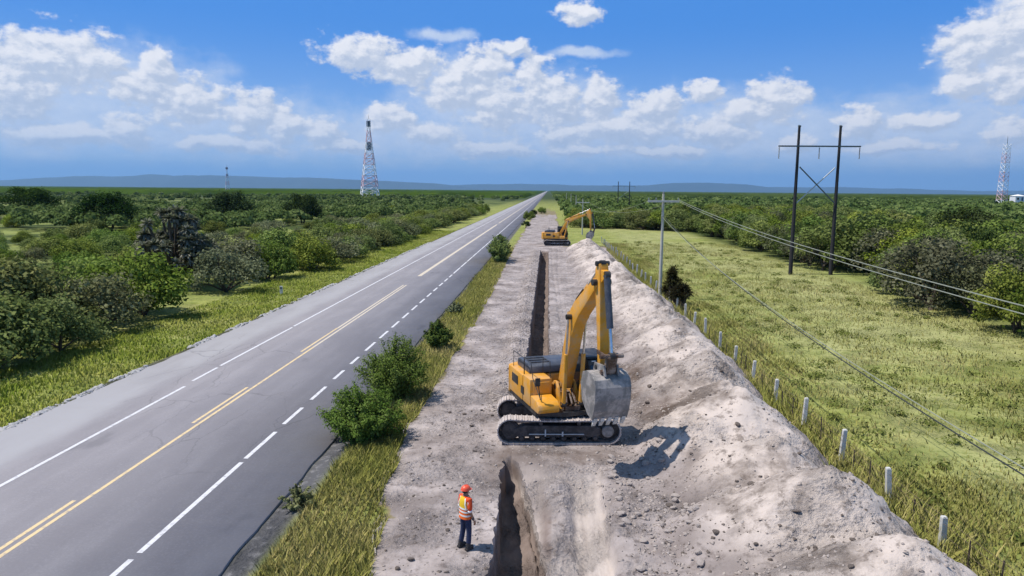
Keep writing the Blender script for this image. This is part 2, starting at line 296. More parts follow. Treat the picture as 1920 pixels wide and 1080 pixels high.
def terrain(X, Y, full=False):
    X = np.asarray(X, float); Y = np.asarray(Y, float)
    far = sst(60, 220, np.abs(Y))
    dl = dirt_left(Y); L, Rr = trench_edges(Y)
    site = (Y < 124) & (Y > 4)
    inpile = pile(X, Y)*sst(2.4, 3.2, X+0.4*fbm(X*.4, Y*.4, 31, 2)-np.where((Y > 25) & (Y < 31.5), 0.5, 0))*sst(122, 116, Y)
    z = 0.10*fbm(X*0.22, Y*0.22, 1, 4)*(1-far)
    # verge left of the road lies lower and is uneven
    lv = sst(-21.35, -22.3, X); z = z+lv*(-0.30+0.16*fbm(X*0.8, Y*0.5, 2, 4)*sst(400, 100, Y))
    rd = sst(-22.0, -21.3, X)*sst(-7.3, -8.0, X); z = z*(1-rd)-0.06*rd
    dirt = sst(-0.38, 0.38, X-dl+0.75*fbm(X*1.3, Y*0.8, 3, 5, .6))*sst(10.6, 9.7, X+0.3*fbm(X*1.5, Y*1.5, 4, 3))*np.maximum(sst(128, 119, Y+2*fbm(X*.5, Y*.2, 6, 2)), sst(3.6, 2.6, X+1.2*fbm(X*.4, Y*.05, 36, 3))*sst(420, 180, Y+60*fbm(X*.4, Y*.03, 37, 3))*.85)
    # lumpy bare strip
    lump = 0.09*fbm(X*1.6, Y*1.2, 7, 5, 0.65)+0.05*fbm(X*0.5, Y*0.5, 8, 3)
    z = z*(1-dirt)+dirt*(lump+0.03)
    # piled crumbs on the left lip of the far trench
    lip = np.exp(-((X-(L-0.75))/0.55)**2)*sst(29, 34, Y)*sst(118, 112, Y)
    z = z+dirt*lip*(0.20+0.16*fbm(X*2.2, Y*1.6, 10, 4, 0.6))
    # wheel ruts on the bench
    for rx in (0.95+0.25*np.sin(Y*0.05), 1.55+0.3*np.sin(Y*0.05+1)):
        z = z-0.07*np.exp(-((X-rx)/0.13)**2)*dirt*sst(30, 36, Y)
    # cut faces of the second, shallow bite near the camera
    bite = sst(-0.10, 0.0, X-Rr)*sst(1.98, 1.84, X+0.30*fbm(X*.8, Y*1.1, 15, 4))*sst(24.3, 23.0, Y+0.5*fbm(X*1.6, Y, 16, 3))
    z = z-bite*(0.20+0.34*sst(23.5, 19.5, Y)+0.02*np.sin(X*24)*sst(19.0, 18.4, Y))
    groove = sst(0.92, 1.00, X+.03*fbm(Y*2, X, 46, 2))*sst(1.42, 1.34, X+0.05*fbm(X, Y*2, 17, 2))*sst(23.0, 20.5, Y); z = z-groove*0.10
    spill = np.exp(-((X-0.42)/0.42)**4)*sst(18.2, 19.0, Y+.4*fbm(X*3, Y, 47, 3))*sst(23.8, 22.0, Y)*bite; z = z+spill*(0.30+0.16*fbm(X*3, Y*3, 48, 4, .6))
    rgh = sst(.42, .68, vnoise(X*.42, Y*.34, 49)*.65+.35*vnoise(X*1.3, Y*1.1, 50)+.25*np.exp(-((X-3.8)/1.2)**2))
    rough = (0.17*fbm(X*0.9, Y*0.9, 18, 3, 0.5)+rgh*(0.07*fbm(X*2.4, Y*2.4, 51, 3)+0.10*fbm(X*4.1, Y*4.1, 19, 3))+0.10*np.abs(fbm(X*.8, Y*2.2, 35, 3)))
    pf = sst(0.02, 0.5, inpile); z = z+inpile+pf*rough
    # rubble fringe at the foot of the heap
    ft = np.exp(-((X-2.7)/0.9)**2)*dirt; z = z+ft*0.12*fbm(X*2.4, Y*2.4, 20, 4, 0.65)
    # working platform under the machines stays level
    plat = sst(24.9, 25.6, Y)*sst(31.0, 30.2, Y)*sst(-2.6, -2.0, X)*sst(4.1, 3.2, X); z = z*(1-plat)+0.0*plat
    plat2 = sst(120.5, 122, Y)*sst(133, 131, Y)*sst(-3.5, -2.5, X)*sst(5.6, 4.8, X); z = z*(1-plat2)
    # trench
    on = np.maximum(sst(24.9, 24.2, Y+0.4*fbm(X*2, Y, 23, 2)), sst(30.4, 31.2, Y)*sst(115.5, 113.5, Y))*(Y > 3)
    tw = 0.06
    cut = sst(-tw*0.5, tw*0.5, X-L)*sst(tw*0.5, -tw*0.5, X-Rr)*on
    depth = np.where(Y < 25, 1.5-0.4*sst(20, 24.5, Y), 1.9)+0.2*fbm(X*2, Y*1.2, 24, 3)
    slump = sst(0.35, 0.0, X-L)*0.0+sst(0.55, 0.0, Rr-X)*0.35
    z = z-cut*(depth-slump)
    if not full: return z
    tr = ((X > L-0.02) & (X < Rr+0.02) & (on > 0.3)).astype(float)
    clay = np.clip(np.maximum(bite*(1-.95*np.clip(spill*1.3, 0, 1))*(.55+.45*sst(.85, 1.0, X)), groove)+sst(-0.35, -0.8, z)*0.6*sst(0.3, 0.0, Rr-X-0.25), 0, 1)
    brown_soil = np.exp(-(((X-5.0)/1.35)**2+((Y-29.6)/1.5)**2))*0.95+0.8*np.exp(-(((X-4.6)/0.9)**2+((Y-36.0)/2.2)**2))+0.55*np.exp(-(((X-1.0)/2.6)**2+((Y-25.2)/0.9)**2))+0.5*np.exp(-(((X+1.6)/0.5)**2+((Y-24.6)/1.6)**2))  # browner soil patches on the heap flank and around the trench end
    brown_soil = brown_soil+.75*np.exp(-((X-4.0-.4*fbm(Y*.3, X*0, 59, 2))/.8)**2)*sst(27, 30, Y)*sst(75, 50, Y)*sst(.35, .6, vnoise(X*.5, Y*.4, 60))
    gravel = np.maximum(sst(-7.0, -7.5, X)*sst(-8.6, -8.1, X), .85*sst(-22.35, -21.9, X+.35*fbm(Y*.9, X*.3, 58, 3))*sst(-20.8, -21.2, X)*(.5+.5*sst(400, 200, Y)))
    return z, dirt, np.clip(inpile/2.0, 0, 1), clay, np.clip(brown_soil, 0, 1), tr, gravel, pf

def geo(a, b, s, f):
    out = [a]
    while out[-1] < b: out.append(out[-1]+s); s *= f
    return out
xs = np.unique(np.round(np.concatenate([-np.array(geo(60, 30000, 4, 1.35)), np.arange(-60, -24, 1.2), np.arange(-24, -20.6, .3), np.arange(-20.6, -8.8, 1.0), np.arange(-8.8, -6.4, .2), np.arange(-6.4, 10.9, .105), [-1.235, -1.165, .065, .135], np.arange(10.9, 14, .4), np.arange(14, 60, 1.2), geo(60, 30000, 4, 1.35)]), 3))
ys = np.unique(np.round(np.concatenate([-np.array(geo(20, 600, 10, 1.5)), np.arange(-20, 8, 2.0), np.arange(8, 14, .4), np.arange(14, 44, .115), geo(44, 126, .12, 1.008), geo(126, 400, 1.2, 1.06), geo(400, 31000, 20, 1.3)]), 3))
XX, YY = np.meshgrid(xs, ys)
L_, R_ = trench_edges(YY); w_on = (YY > 3) & (YY < 118)          # grid columns follow the two trench lips
XW = np.where(XX < -4, XX, np.where(XX < -1.2, -4+(XX+4)*(L_+4)/2.8, np.where(XX < .1, L_+(XX+1.2)*(R_-L_)/1.3, np.where(XX < 4, R_+(XX-.1)*(4-R_)/3.9, XX)))); XX = np.where(w_on, XW, XX)
Z, dirt, hp, clay, brown_soil, trm, grav, pf = terrain(XX, YY, True)
nx, ny = len(xs), len(ys); print('terrain', nx*ny)
mt, k, b = mat('terrain')
p = k.pos(); aD, aP, aC, aM, aG = (k.attr(a) for a in ('dirt', 'heap', 'clay', 'brown_soil', 'gravel'))
nb = k.noise(p, 0.045, 4, 0.6); nm = k.noise(p, 0.35, 6, 0.65); nf = k.noise(p, 2.6, 6, 0.65); nh = k.noise(p, 9.0, 5, 0.7)
stretch = k.noise(k.scale(p, (0.16, 0.5, 1)), 1.0, 7, 0.66, dist=0.6)
g1 = k.mix(k.mr(nm, 0.35, 0.68), (0.150, 0.195, 0.034), (0.300, 0.325, 0.072))
g2 = k.mix(k.mr(stretch, 0.42, 0.66), g1, (0.390, 0.385, 0.135))
sx = k.new('ShaderNodeSeparateXYZ'); k.l.new(p, sx.inputs[0])
past = k.math('MULTIPLY', k.mr(sx.outputs[0], 12, 17), k.mr(k.math('ADD', nb, k.math('MULTIPLY', nm, 0.4)), 0.5, 0.78))
g3 = k.mix(past, g2, (0.375, 0.375, 0.160))
g3 = k.mix(k.mr(nf, 0.50, 0.66), g3, (0.150, 0.185, 0.045))
g3 = k.mix(k.mr(nh, 0.46, 0.66), g3, k.mix(nm, (0.10, 0.14, 0.028), (0.42, 0.41, 0.16)))
# woodland floor further out
fl = k.math('MAXIMUM', k.mr(sx.outputs[0], 30, 36), k.mr(sx.outputs[0], -29, -34))
fcol = k.mix(k.mr(nb, 0.40, 0.60), k.mix(k.mr(nm, .4, .6), (0.030, 0.048, 0.012), (0.055, 0.080, 0.018)), k.mix(nm, (0.17, 0.225, 0.045), (0.33, 0.35, 0.12)))
g4 = k.mix(fl, g3, fcol)
fd = k.mr(sx.outputs[1], 300, 900); g4 = k.mix(fd, g4, k.mix(nb, (0.028, 0.045, 0.014), (0.06, 0.085, 0.03)))
# bare earth
e1 = k.mix(k.mr(nm, 0.33, 0.66), (0.225, 0.192, 0.180), (0.455, 0.402, 0.385))
e1 = k.mix(k.math('MULTIPLY', k.mr(nf, 0.50, 0.70), 0.8), e1, (0.150, 0.124, 0.114))
e1 = k.mix(k.math('MULTIPLY', k.mr(nh, 0.58, 0.72), 0.6), e1, (0.085, 0.066, 0.056))
e2 = k.mix(k.mr(k.noise(p, 0.55, 6, 0.66), 0.36, 0.54), (0.255, 0.215, 0.190), (0.545, 0.475, 0.428))
e2 = k.mix(k.math('MULTIPLY', k.mr(k.math('ADD', nf, k.math('MULTIPLY', nh, .35)), 0.70, 0.86), 0.7), e2, (0.14, 0.112, 0.096))
e2 = k.mix(k.math('MULTIPLY', k.mr(k.vor(p, 5.0), 0.34, 0.12), k.mr(nm, .5, .62, 0, .6)), e2, (0.42, 0.37, 0.34))
e = k.mix(k.mr(aP, 0.05, 0.55), e1, e2)
e = k.mix(aC, e, k.mix(k.noise(k.scale(p, (6, .5, 3)), 1.0, 5, .6), (0.31, 0.262, 0.240), (0.62, 0.555, 0.510)))
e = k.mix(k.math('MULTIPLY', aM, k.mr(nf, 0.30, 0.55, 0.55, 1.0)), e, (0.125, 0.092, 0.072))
depth_shade = k.mr(sx.outputs[2], -0.04, -0.32); e = k.mix(k.math('MULTIPLY', k.math('MULTIPLY', depth_shade, k.mr(k.math('MAXIMUM', sx.outputs[0], k.mr(sx.outputs[2], -.75, -.95, .0, -9.0, False)) if False else sx.outputs[0], .30, .20)), k.math('SUBTRACT', 0.92, k.math('MULTIPLY', aC, k.mr(sx.outputs[2], -.9, -.6)))), e, k.mix(k.noise(k.scale(p, (4, 1.6, .35)), 1.2, 5, .6), (0.095, 0.068, 0.060), (0.29, 0.23, 0.20)))  # trench earth darkens with depth: shade painted into the colour
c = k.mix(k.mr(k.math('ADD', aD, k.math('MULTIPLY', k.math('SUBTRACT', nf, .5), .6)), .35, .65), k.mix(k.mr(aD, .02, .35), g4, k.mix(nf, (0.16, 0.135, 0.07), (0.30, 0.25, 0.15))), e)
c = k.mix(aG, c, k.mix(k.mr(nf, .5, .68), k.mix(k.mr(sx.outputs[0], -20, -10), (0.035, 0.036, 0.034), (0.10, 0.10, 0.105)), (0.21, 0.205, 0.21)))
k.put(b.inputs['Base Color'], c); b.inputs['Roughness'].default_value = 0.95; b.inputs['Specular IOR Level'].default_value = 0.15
vv = k.vor(p, 7.5); v2 = k.vor(p, 2.6)
hd = k.math('ADD', k.math('MULTIPLY', vv, 0.35), k.math('ADD', k.math('MULTIPLY', nh, 0.8), k.math('MULTIPLY', k.math('ADD', nf, k.math('MULTIPLY', v2, .5)), 1.6)))
smo = k.mr(k.math('ADD', k.noise(p, .42, 3, .5), k.math('MULTIPLY', nm, .4)), .58, .78, .18, 1.0)
bn = k.new('ShaderNodeBump'); k.put(bn.inputs['Height'], hd); k.put(bn.inputs['Strength'], k.mix(k.math('GREATER_THAN', aP, .05), .8, smo) if False else smo); bn.inputs['Distance'].default_value = 0.17
k.put(b.inputs['Normal'], bn.outputs[0])
M['terrain'] = mt
idx = np.arange(nx*ny).reshape(ny, nx)
Fq = np.stack([idx[:-1, :-1], idx[:-1, 1:], idx[1:, 1:], idx[1:, :-1]], -1).reshape(-1, 4)
cls = np.zeros(ny*nx, int); fd_ = dirt.ravel(); fp = hp.ravel(); ft_ = trm.ravel()
cls[fd_ > 0.5] = 1; cls[(fd_ > 0.5) & (fp > 0.04)] = 2; cls[ft_ > 0.5] = 3
fc = np.max(np.stack([cls[Fq[:, i]] for i in (0, 2)]), 0)
VV = np.stack([XX.ravel(), YY.ravel(), Z.ravel()], -1)
AT = dict(dirt=dirt.ravel(), heap=hp.ravel(), clay=clay.ravel(), brown_soil=brown_soil.ravel(), gravel=grav.ravel())
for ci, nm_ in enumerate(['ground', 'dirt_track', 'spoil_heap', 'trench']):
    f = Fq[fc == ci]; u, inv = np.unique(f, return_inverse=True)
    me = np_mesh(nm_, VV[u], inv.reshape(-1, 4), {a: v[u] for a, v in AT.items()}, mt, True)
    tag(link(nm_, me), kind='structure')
def hz(x, y): return float(terrain(np.array([x]), np.array([y]))[0])

# ------------------------------------------------------------------ road
mr_, k, b = mat('asphalt'); p = k.pos(); sx = k.new('ShaderNodeSeparateXYZ'); k.l.new(p, sx.inputs[0])
n1 = k.noise(k.scale(p, (1, .25, 1)), 0.5, 6, 0.6); n2 = k.noise(p, 14, 4, 0.7); n3 = k.noise(p, 0.12, 4, 0.6)
c = k.mix(k.mr(n1, 0.3, 0.7), (0.205, 0.196, 0.212), (0.262, 0.250, 0.266)); c = k.mix(k.math('MULTIPLY', k.mr(n2, 0.45, 0.7), 0.25), c, (0.36, 0.35, 0.36))
def bandx(x0, wd): return k.mr(k.math('ABSOLUTE', k.math('SUBTRACT', sx.outputs[0], x0)), wd, wd*0.3)
wear = k.math('MAXIMUM', k.math('MAXIMUM', bandx(-11.6, .45), bandx(-13.3, .45)), k.math('MAXIMUM', bandx(-15.1, .45), bandx(-16.7, .45)))
c = k.mix(k.math('MULTIPLY', wear, 0.45), c, (0.215, 0.205, 0.220))
sh = k.mr(sx.outputs[0], -18.0, -19.4); c = k.mix(k.math('MULTIPLY', sh, k.mr(n1, .25, .6, .5, 1)), c, (0.320, 0.318, 0.335))
c = k.mix(k.math('MULTIPLY', k.mr(k.noise(k.scale(p, (1.4, .5, 1)), 0.35, 4, .5), 0.66, 0.75), 0.35), c, (0.09, 0.09, 0.10))
ve = k.vor(k.vm('ADD', k.scale(p, (.55, .16, 1)), k.vm('SCALE', k.noise(p, .8, 4, .6, col=True)) if False else k.scale(k.noise(p, .8, 4, .6, col=True), (.5, .2, 0))), 1.0, 'DISTANCE_TO_EDGE')
c = k.mix(k.math('MULTIPLY', k.mr(ve, .014, .004), k.mr(k.noise(p, .09, 3), .50, .60, 0, .30)), c, (0.07, 0.07, 0.075))
k.put(b.inputs['Base Color'], c); b.inputs['Roughness'].default_value = 0.85; b.inputs['Specular IOR Level'].default_value = 0.3
k.put(b.inputs['Normal'], k.bump(n2, 0.25, 0.01))
Yr = np.array(geo(-60, 12000, .55, 1.0045)) if False else np.unique(np.concatenate([np.arange(-60, 10, 5.), np.arange(10, 90, .35), geo(90, 12500, .5, 1.03)]))
RT = 0.02
eL = -21.25+0.16*fbm(Yr*0.9, Yr*0+1, 41, 4, .6)*sst(300, 120, Yr); eR = -8.12+0.09*fbm(Yr*0.8, Yr*0+5, 42, 4, .6)*sst(300, 120, Yr)
V = np.concatenate([np.stack([eL, Yr, Yr*0-0.25], -1), np.stack([eL, Yr, Yr*0+RT], -1), np.stack([eR, Yr, Yr*0+RT], -1), np.stack([eR, Yr, Yr*0-0.12], -1)]); n = len(Yr)
i = np.arange(n-1); Fr = np.concatenate([np.stack([a*n+i, (a+1)*n+i, (a+1)*n+i+1, a*n+i+1], -1)[:, ::-1] for a in range(3)])
tag(link('road', np_mesh('road', V, Fr, None, mr_)), kind='structure')
def paint(name, col, wearc):
    m, k, b = mat(name); p = k.pos(); nn = k.noise(p, 5, 6, 0.7); c = k.mix(k.mr(nn, 0.48, 0.72), col, wearc); k.put(b.inputs['Base Color'], c); b.inputs['Roughness'].default_value = 0.7; return m
M['pw'] = paint('white_road_paint', (0.62, 0.62, 0.64), (0.33, 0.33, 0.35)); M['py'] = paint('yellow_road_paint', (0.68, 0.52, 0.28), (0.36, 0.31, 0.26)); M['pc'] = paint('worn_cream_paint', (0.60, 0.52, 0.40), (0.4, 0.37, 0.33))
def marks(segs, m, name='road_marking'):
    vs = []; fs = []
    for (x, wd, y0, y1) in segs:
        nn = max(1, int((y1-y0)/6)) if y1 < 300 else 3
        for j in range(nn):
            a = y0+(y1-y0)*j/nn; c_ = y0+(y1-y0)*(j+1)/nn; bi = len(vs)
            vs += [(x-wd/2, a, RT+.004), (x+wd/2, a, RT+.004), (x+wd/2, c_, RT+.004), (x-wd/2, c_, RT+.004)]; fs.append((bi, bi+1, bi+2, bi+3))
    me = bpy.data.meshes.new(name); me.from_pydata(vs, [], fs); me.materials.append(m); return tag(link(name, me), kind='structure')
ws = [(-10.66, .16, -20, 8), (-10.66, .16, 9.5, 16.9), (-10.64, .16, 17.24, 23.6), (-10.65, .16, 23.95, 26.8), (-10.68, .16, 27.75, 30.0), (-10.69, .16, 31.2, 33.4), (-10.72, .16, 34.8, 36.6), (-10.74, .16, 38.0, 39.7)]
y = 41.3
while y < 78: ws.append((-10.76, .16, y, y+2.4)); y += 3.65
while y < 150: ws.append((-10.76, .16, y, y+6.4)); y += 7
ws.append((-10.76, .16, 151, 12000))
ws += [(-17.5, .15, -20, 15.2), (-17.48, .15, 15.4, 32.9), (-17.6, .15, 33.9, 36.6), (-17.62, .15, 37.0, 48), (-17.65, .15, 48.4, 12000)]
marks(ws, M['pw'])
marks([(-14.13, .13, -20, 42), (-14.42, .13, -20, 20.2), (-14.42, .13, 27.6, 33.0), (-14.45, .13, 40.7, 48)], M['py'])
marks([(-14.13, .14, 42, 70.8), (-14.42, .14, 48, 70.8), (-14.2, .42, 78.4, 200), (-14.2, .3, 208, 9000)], M['pc'])

# ------------------------------------------------------------------ foliage builders
def leaf_quads(C, Nn, size, asp=1.0, tint=None, r=rng):
    n = len(C); a = r.normal(size=(n, 3)); Nn = Nn/np.linalg.norm(Nn, axis=1, keepdims=True)
    t = np.cross(Nn, a); t /= np.linalg.norm(t, axis=1, keepdims=True)+1e-9; bb = np.cross(Nn, t)
    s = (size*r.uniform(0.6, 1.4, n))[:, None]; t = t*s*asp*.5; bb = bb*s*.5
    V = np.stack([C-t-bb*.6, C+t*.2-bb, C+t+bb*.4, C-t*.3+bb], 1).reshape(-1, 3)
    F_ = np.arange(4*n).reshape(n, 4); return V, F_, np.repeat(tint, 4)
def crown(nl, h, wd, size, clumps=28, z0=0.35, flat=0.75, seed=1, asp=1.0, spread=0.17):
    r = np.random.default_rng(seed)
    u = r.normal(size=(clumps, 3)); u /= np.linalg.norm(u, axis=1, keepdims=True); u[:, 2] = np.abs(u[:, 2])*1.15-0.35
    rad = r.uniform(0.50, 0.95, clumps)[:, None]; cc = u*rad*np.array([wd/2, wd/2, h*(1-z0)*0.62]); cc[:, 2] += h*z0+h*(1-z0)*0.32
    cs = r.uniform(0.6, 1.25, clumps)*spread*wd; ct = np.clip(0.45+0.22*r.normal(size=clumps), 0, 1)
    k_ = r.choice(clumps, nl, p=cs**2/np.sum(cs**2)); d = r.normal(size=(nl, 3)); d /= np.linalg.norm(d, axis=1, keepdims=True)
    rr = r.uniform(0.35, 1.0, nl)**0.5; rr = rr*(1+0.25*r.normal(size=nl)*(r.random(nl) < .35))
    C = cc[k_]+d*(cs[k_]*rr)[:, None]*np.array([1, 1, flat]); C[:, 2] = np.maximum(C[:, 2], 0.08)
    Nn = d+0.55*r.normal(size=(nl, 3))+np.array([0, 0, .35])
    tint = np.clip(ct[k_]+0.20*r.normal(size=nl), 0, 1)
    return leaf_quads(C, Nn, size, asp, tint, r), cc
def trunk_mb(cc, h, z0, r0, seed, nlimb=7):
    rn = random.Random(seed); mb = MB(); top = Vector((0, 0, h*z0)); nst = rn.choice((1, 2, 2, 3))
    for s_ in range(nst):
        a = rn.uniform(0, 6.28); b0 = Vector((cos(a)*.12*nst, sin(a)*.12*nst, -0.2)); e0 = Vector((cos(a)*.10*h*(nst > 1), sin(a)*.10*h*(nst > 1), h*z0))
        mb.tube([b0, (b0+e0)/2+Vector((rn.uniform(-.1, .1), rn.uniform(-.1, .1), 0)), e0], [r0*1.2/nst**.5, r0*.9/nst**.5, r0*.7/nst**.5], 7)
        for c_ in rn.sample(list(range(len(cc))), min(len(cc), max(3, nlimb//nst))):
            q = Vector(cc[c_]); mid = e0.lerp(q, .5)+Vector((rn.uniform(-.2, .2), rn.uniform(-.2, .2), .1*h*.3)); mb.tube([e0, mid, q], [r0*.5, r0*.3, r0*.1], 5)
    return mb
def tree_proto(name, label, cat, leaf, nl, h, wd, size, seed, z0=0.35, clumps=28, r0=0.16, **kw):
    (V, F_, t), cc = crown(nl, h, wd, size, clumps, z0, seed=seed, **kw)
    root = empty(name); tag(root, label, cat)
    o = link('crown', np_mesh('crown', V, F_, {'tint': t}, M[leaf]), root)
    tr = trunk_mb(cc, h, z0, r0, seed).build('trunk', M['bark'], root, smooth=60); root['h0'] = h
    return root
def place(root, used, x, y, s, rz, label, group, sz=None):
    if not used: r = root
    else:
        r = root.copy(); COL.objects.link(r)
        for ch in list(root.children):
            c_ = ch.copy(); COL.objects.link(c_); c_.parent = r
    r.location = (x, y, hz(x, y)-0.03); r.rotation_euler = (0, 0, rz); r.scale = (s, s, sz or s); r['label'] = label
    if group: r['group'] = group
    elif 'group' in r: del r['group']
    if 'h0' in r: pass
    return r
# ------------------------------------------------------------------ mountains
mm, k, b = mat('mountain_forest'); p = k.pos(); k.put(b.inputs['Base Color'], k.mix(k.noise(p, 0.0012, 6, 0.6), (0.02, 0.035, 0.03), (0.06, 0.08, 0.07))); b.inputs['Roughness'].default_value = 1
for (x0, x1, yd, hh, sd_) in ((-24000, -2500, 26500, 700, 3), (-1500, 9500, 28500, 560, 8), (-29000, 29000, 30500, 420, 5)):
    xr = np.linspace(x0, x1, 150); env = np.sin(np.clip((xr-x0)/(x1-x0), 0, 1)*pi)**0.6
    ridge = hh*env*(0.62+0.30*fbm(xr/3600, xr*0+sd_, sd_, 5, .5)); V = []
    for t_, q in ((0, 0), (0.35, .35), (0.7, .8), (1.0, 1.0), (1.5, .4), (2.0, 0)):
        V.append(np.stack([xr, yd-1200+1200*t_+300*fbm(xr/1500, xr*0+t_, sd_+7, 3), ridge*q*(1+(0.25*fbm(xr/800, xr*0+t_*3, sd_+9, 3) if 0 < q < 1 else 0))-2], -1))
    V = np.concatenate(V); n = len(xr); i = np.arange(n-1); Fm = np.concatenate([np.stack([a*n+i, a*n+i+1, (a+1)*n+i+1, (a+1)*n+i], -1) for a in range(5)])
    tag(link('mountains', np_mesh('mountains', V, Fm, None, mm, True)), kind='structure')

# ------------------------------------------------------------------ grass
def blades(n, xf, yf, hgt, wdt, clump, seed, keep=None, hue=0.5):
    r = np.random.default_rng(seed); u = r.random(n); v = r.random(n); Y = yf(v); X = xf(u, Y)
    cx = np.round(X/clump)*clump; cy = np.round(Y/clump)*clump
    X = X+(cx-X)*0.35; Y = Y+(cy-Y)*0.35
    if keep is not None: m_ = keep(X, Y, r); X = X[m_]; Y = Y[m_]
    n = len(X); Zg = terrain(X, Y)-0.02
    hs = hgt*(0.35+0.9*r.random(n))*(0.65+0.7*np.clip(0.5+0.9*fbm(X*0.55, Y*0.35, seed+3, 3), 0, 1)); a = r.random(n)*2*pi; ln = r.uniform(0.15, 0.75, n)*hs; la = r.random(n)*2*pi
    w_ = wdt*r.uniform(.6, 1.5, n); dx = np.cos(a)*w_/2; dy = np.sin(a)*w_/2; tx = np.cos(la)*ln; ty = np.sin(la)*ln
    V = np.stack([np.stack([X-dx, Y-dy, Zg], -1), np.stack([X+dx, Y+dy, Zg], -1), np.stack([X+dx*.6+tx*.45, Y+dy*.6+ty*.45, Zg+hs*.62], -1), np.stack([X+tx, Y+ty, Zg+hs], -1), np.stack([X-dx*.6+tx*.45, Y-dy*.6+ty*.45, Zg+hs*.62], -1)], 1).reshape(-1, 3)
    t = np.clip(hue+0.42*fbm(X*0.35, Y*0.22, seed+5, 3)+0.16*r.normal(size=n), 0, 1)
    return V, np.arange(5*n).reshape(n, 5), np.repeat(t, 5)
def grass(name, m='grass', **kw):
    V, F_, t = blades(**kw); return tag(link(name, np_mesh(name, V, F_, {'tint': t}, M[m])), kind='stuff')
GD = 1.0
def right_edge(Y): return np.where(Y < 26, -7.15, -7.85)
grass('tall_verge_grass', n=int(85000*GD), xf=lambda u, Y: right_edge(Y)+(dirt_left(Y)+0.1-right_edge(Y))*u, yf=lambda v: 13+105*v**1.9, hgt=.36, wdt=.026, clump=.32, seed=1, hue=.50)
grass('verge_grass', m='verge', n=int(75000*GD), xf=lambda u, Y: -29.0+7.0*u, yf=lambda v: 22+150*v**1.6, hgt=.25, wdt=.05, clump=.5, seed=2, hue=.50)
grass('pasture_grass', n=int(300000*GD), xf=lambda u, Y: 10.0+23*u**1.25, yf=lambda v: 13+120*v**1.9, hgt=.24, wdt=.04, clump=.4, seed=3, hue=.50,
      keep=lambda X, Y, r: (X > 10.0+.3*fbm(Y*.8, Y*0, 77, 3)) & (r.random(len(X)) < (0.35+0.65*(X < 14))*np.clip(0.75+1.5*fbm(X*.18, Y*.18, 66, 3), 0.15, 1)))
grass('field_edge_grass', n=16000, xf=lambda u, Y: 9.6+2.0*u, yf=lambda v: 13+105*v**1.7, hgt=.55, wdt=.035, clump=.4, seed=4, hue=.45, keep=lambda X, Y, r: terrain(X, Y, True)[7] < .25)
# darker weed tufts dotted over the pasture and verges
r_ = np.random.default_rng(5); Vs = []; Ts = []
for i in range(300):
    x = r_.uniform(11.5, 31) if i < 300 else r_.uniform(-28, -22.4); y = 14+125*r_.random()**1.5; s_ = r_.uniform(.25, .8); n = 70
    d = r_.normal(size=(n, 3)); C = np.array([x, y, hz(x, y)+.12])+d*np.array([s_, s_, .14])*.6; C[:, 2] = np.maximum(C[:, 2], hz(x, y))
    v, f, t = leaf_quads(C, d+np.array([0, 0, .6]), .075, 1.8, np.clip(.45+.25*r_.normal(size=n), 0, 1), r_); Vs.append(v); Ts.append(t)
V = np.concatenate(Vs); tag(link('field_weeds', np_mesh('field_weeds', V, np.arange(len(V)).reshape(-1, 4), {'tint': np.concatenate(Ts)}, M['weed'])), kind='stuff')

# ------------------------------------------------------------------ trees and scrub
PR = {}
def proto(key, *a, **kw): PR[key] = [tree_proto(*a, **kw), 0]
proto('m1', 'scrub_tree', 'x', 'tree', 'leaf_olive', 7000, 5.0, 6.0, .17, 11, clumps=36, z0=.03)
proto('m2', 'scrub_tree', 'x', 'tree', 'leaf_olive', 7000, 4.6, 6.4, .17, 12, clumps=42, z0=.02)
proto('m3', 'scrub_tree', 'x', 'tree', 'leaf_light', 4600, 4.0, 5.2, .16, 13, clumps=26, z0=.02)
proto('g1', 'thorn_shrub', 'x', 'shrub', 'leaf_grey', 3600, 3.6, 4.8, .13, 14, clumps=40, z0=.02, spread=.14)
proto('d1', 'dark_tree', 'x', 'tree', 'leaf_deep', 6500, 8.0, 8.6, .24, 15, clumps=34, z0=.22, r0=.28)
proto('w1', 'woodland_tree', 'x', 'tree', 'leaf_olive', 7000, 6.0, 5.6, .17, 16, clumps=38, z0=.04, r0=.18)
proto('w2', 'woodland_tree', 'x', 'tree', 'leaf_olive', 7000, 6.6, 6.2, .18, 17, clumps=42, z0=.04, r0=.18)
proto('w3', 'woodland_tree', 'x', 'tree', 'leaf_dark', 7000, 7.0, 6.0, .18, 18, clumps=38, z0=.05, r0=.2)
proto('w4', 'woodland_tree', 'x', 'tree', 'leaf_grey', 4200, 5.4, 5.4, .15, 19, clumps=40, z0=.04, spread=.15)
proto('w5', 'woodland_tree', 'x', 'tree', 'leaf_light', 4200, 5.0, 5.2, .16, 20, clumps=28, z0=.08)
proto('d2', 'dark_tree', 'x', 'tree', 'leaf_deep', 6500, 8.0, 9.2, .24, 25, clumps=40, z0=.2, r0=.28)
rn_w = random.Random(41)
def put_tree(key, x, y, h, rz, label, group=None, wide=1.0):
    pr, used = PR[key]; h0 = pr['h0']; s = h/h0
    if group: wide *= rn_w.uniform(.95, 1.35)
    t = place(pr, used, x, y, s*wide, rz, label, group, s); PR[key][1] = 1
    if 'h0' in t and t is not pr: del t['h0']
    return t
Hd = []                                       # things singled out by their look and their place
def hand(key, x, y, h, label, wide=1.0): put_tree(key, x, y, h, random.uniform(0, 6.28), label, None, wide); Hd.append((x, y, h*.5*wide))
hand('m2', -34.0, 45.0, 6.0, 'broad dark olive thorn tree at the near left corner of the roadside scrub', 1.05)
hand('m3', -35.8, 40.6, 3.6, 'bright green bush cut by the left frame edge beside the grassy verge')
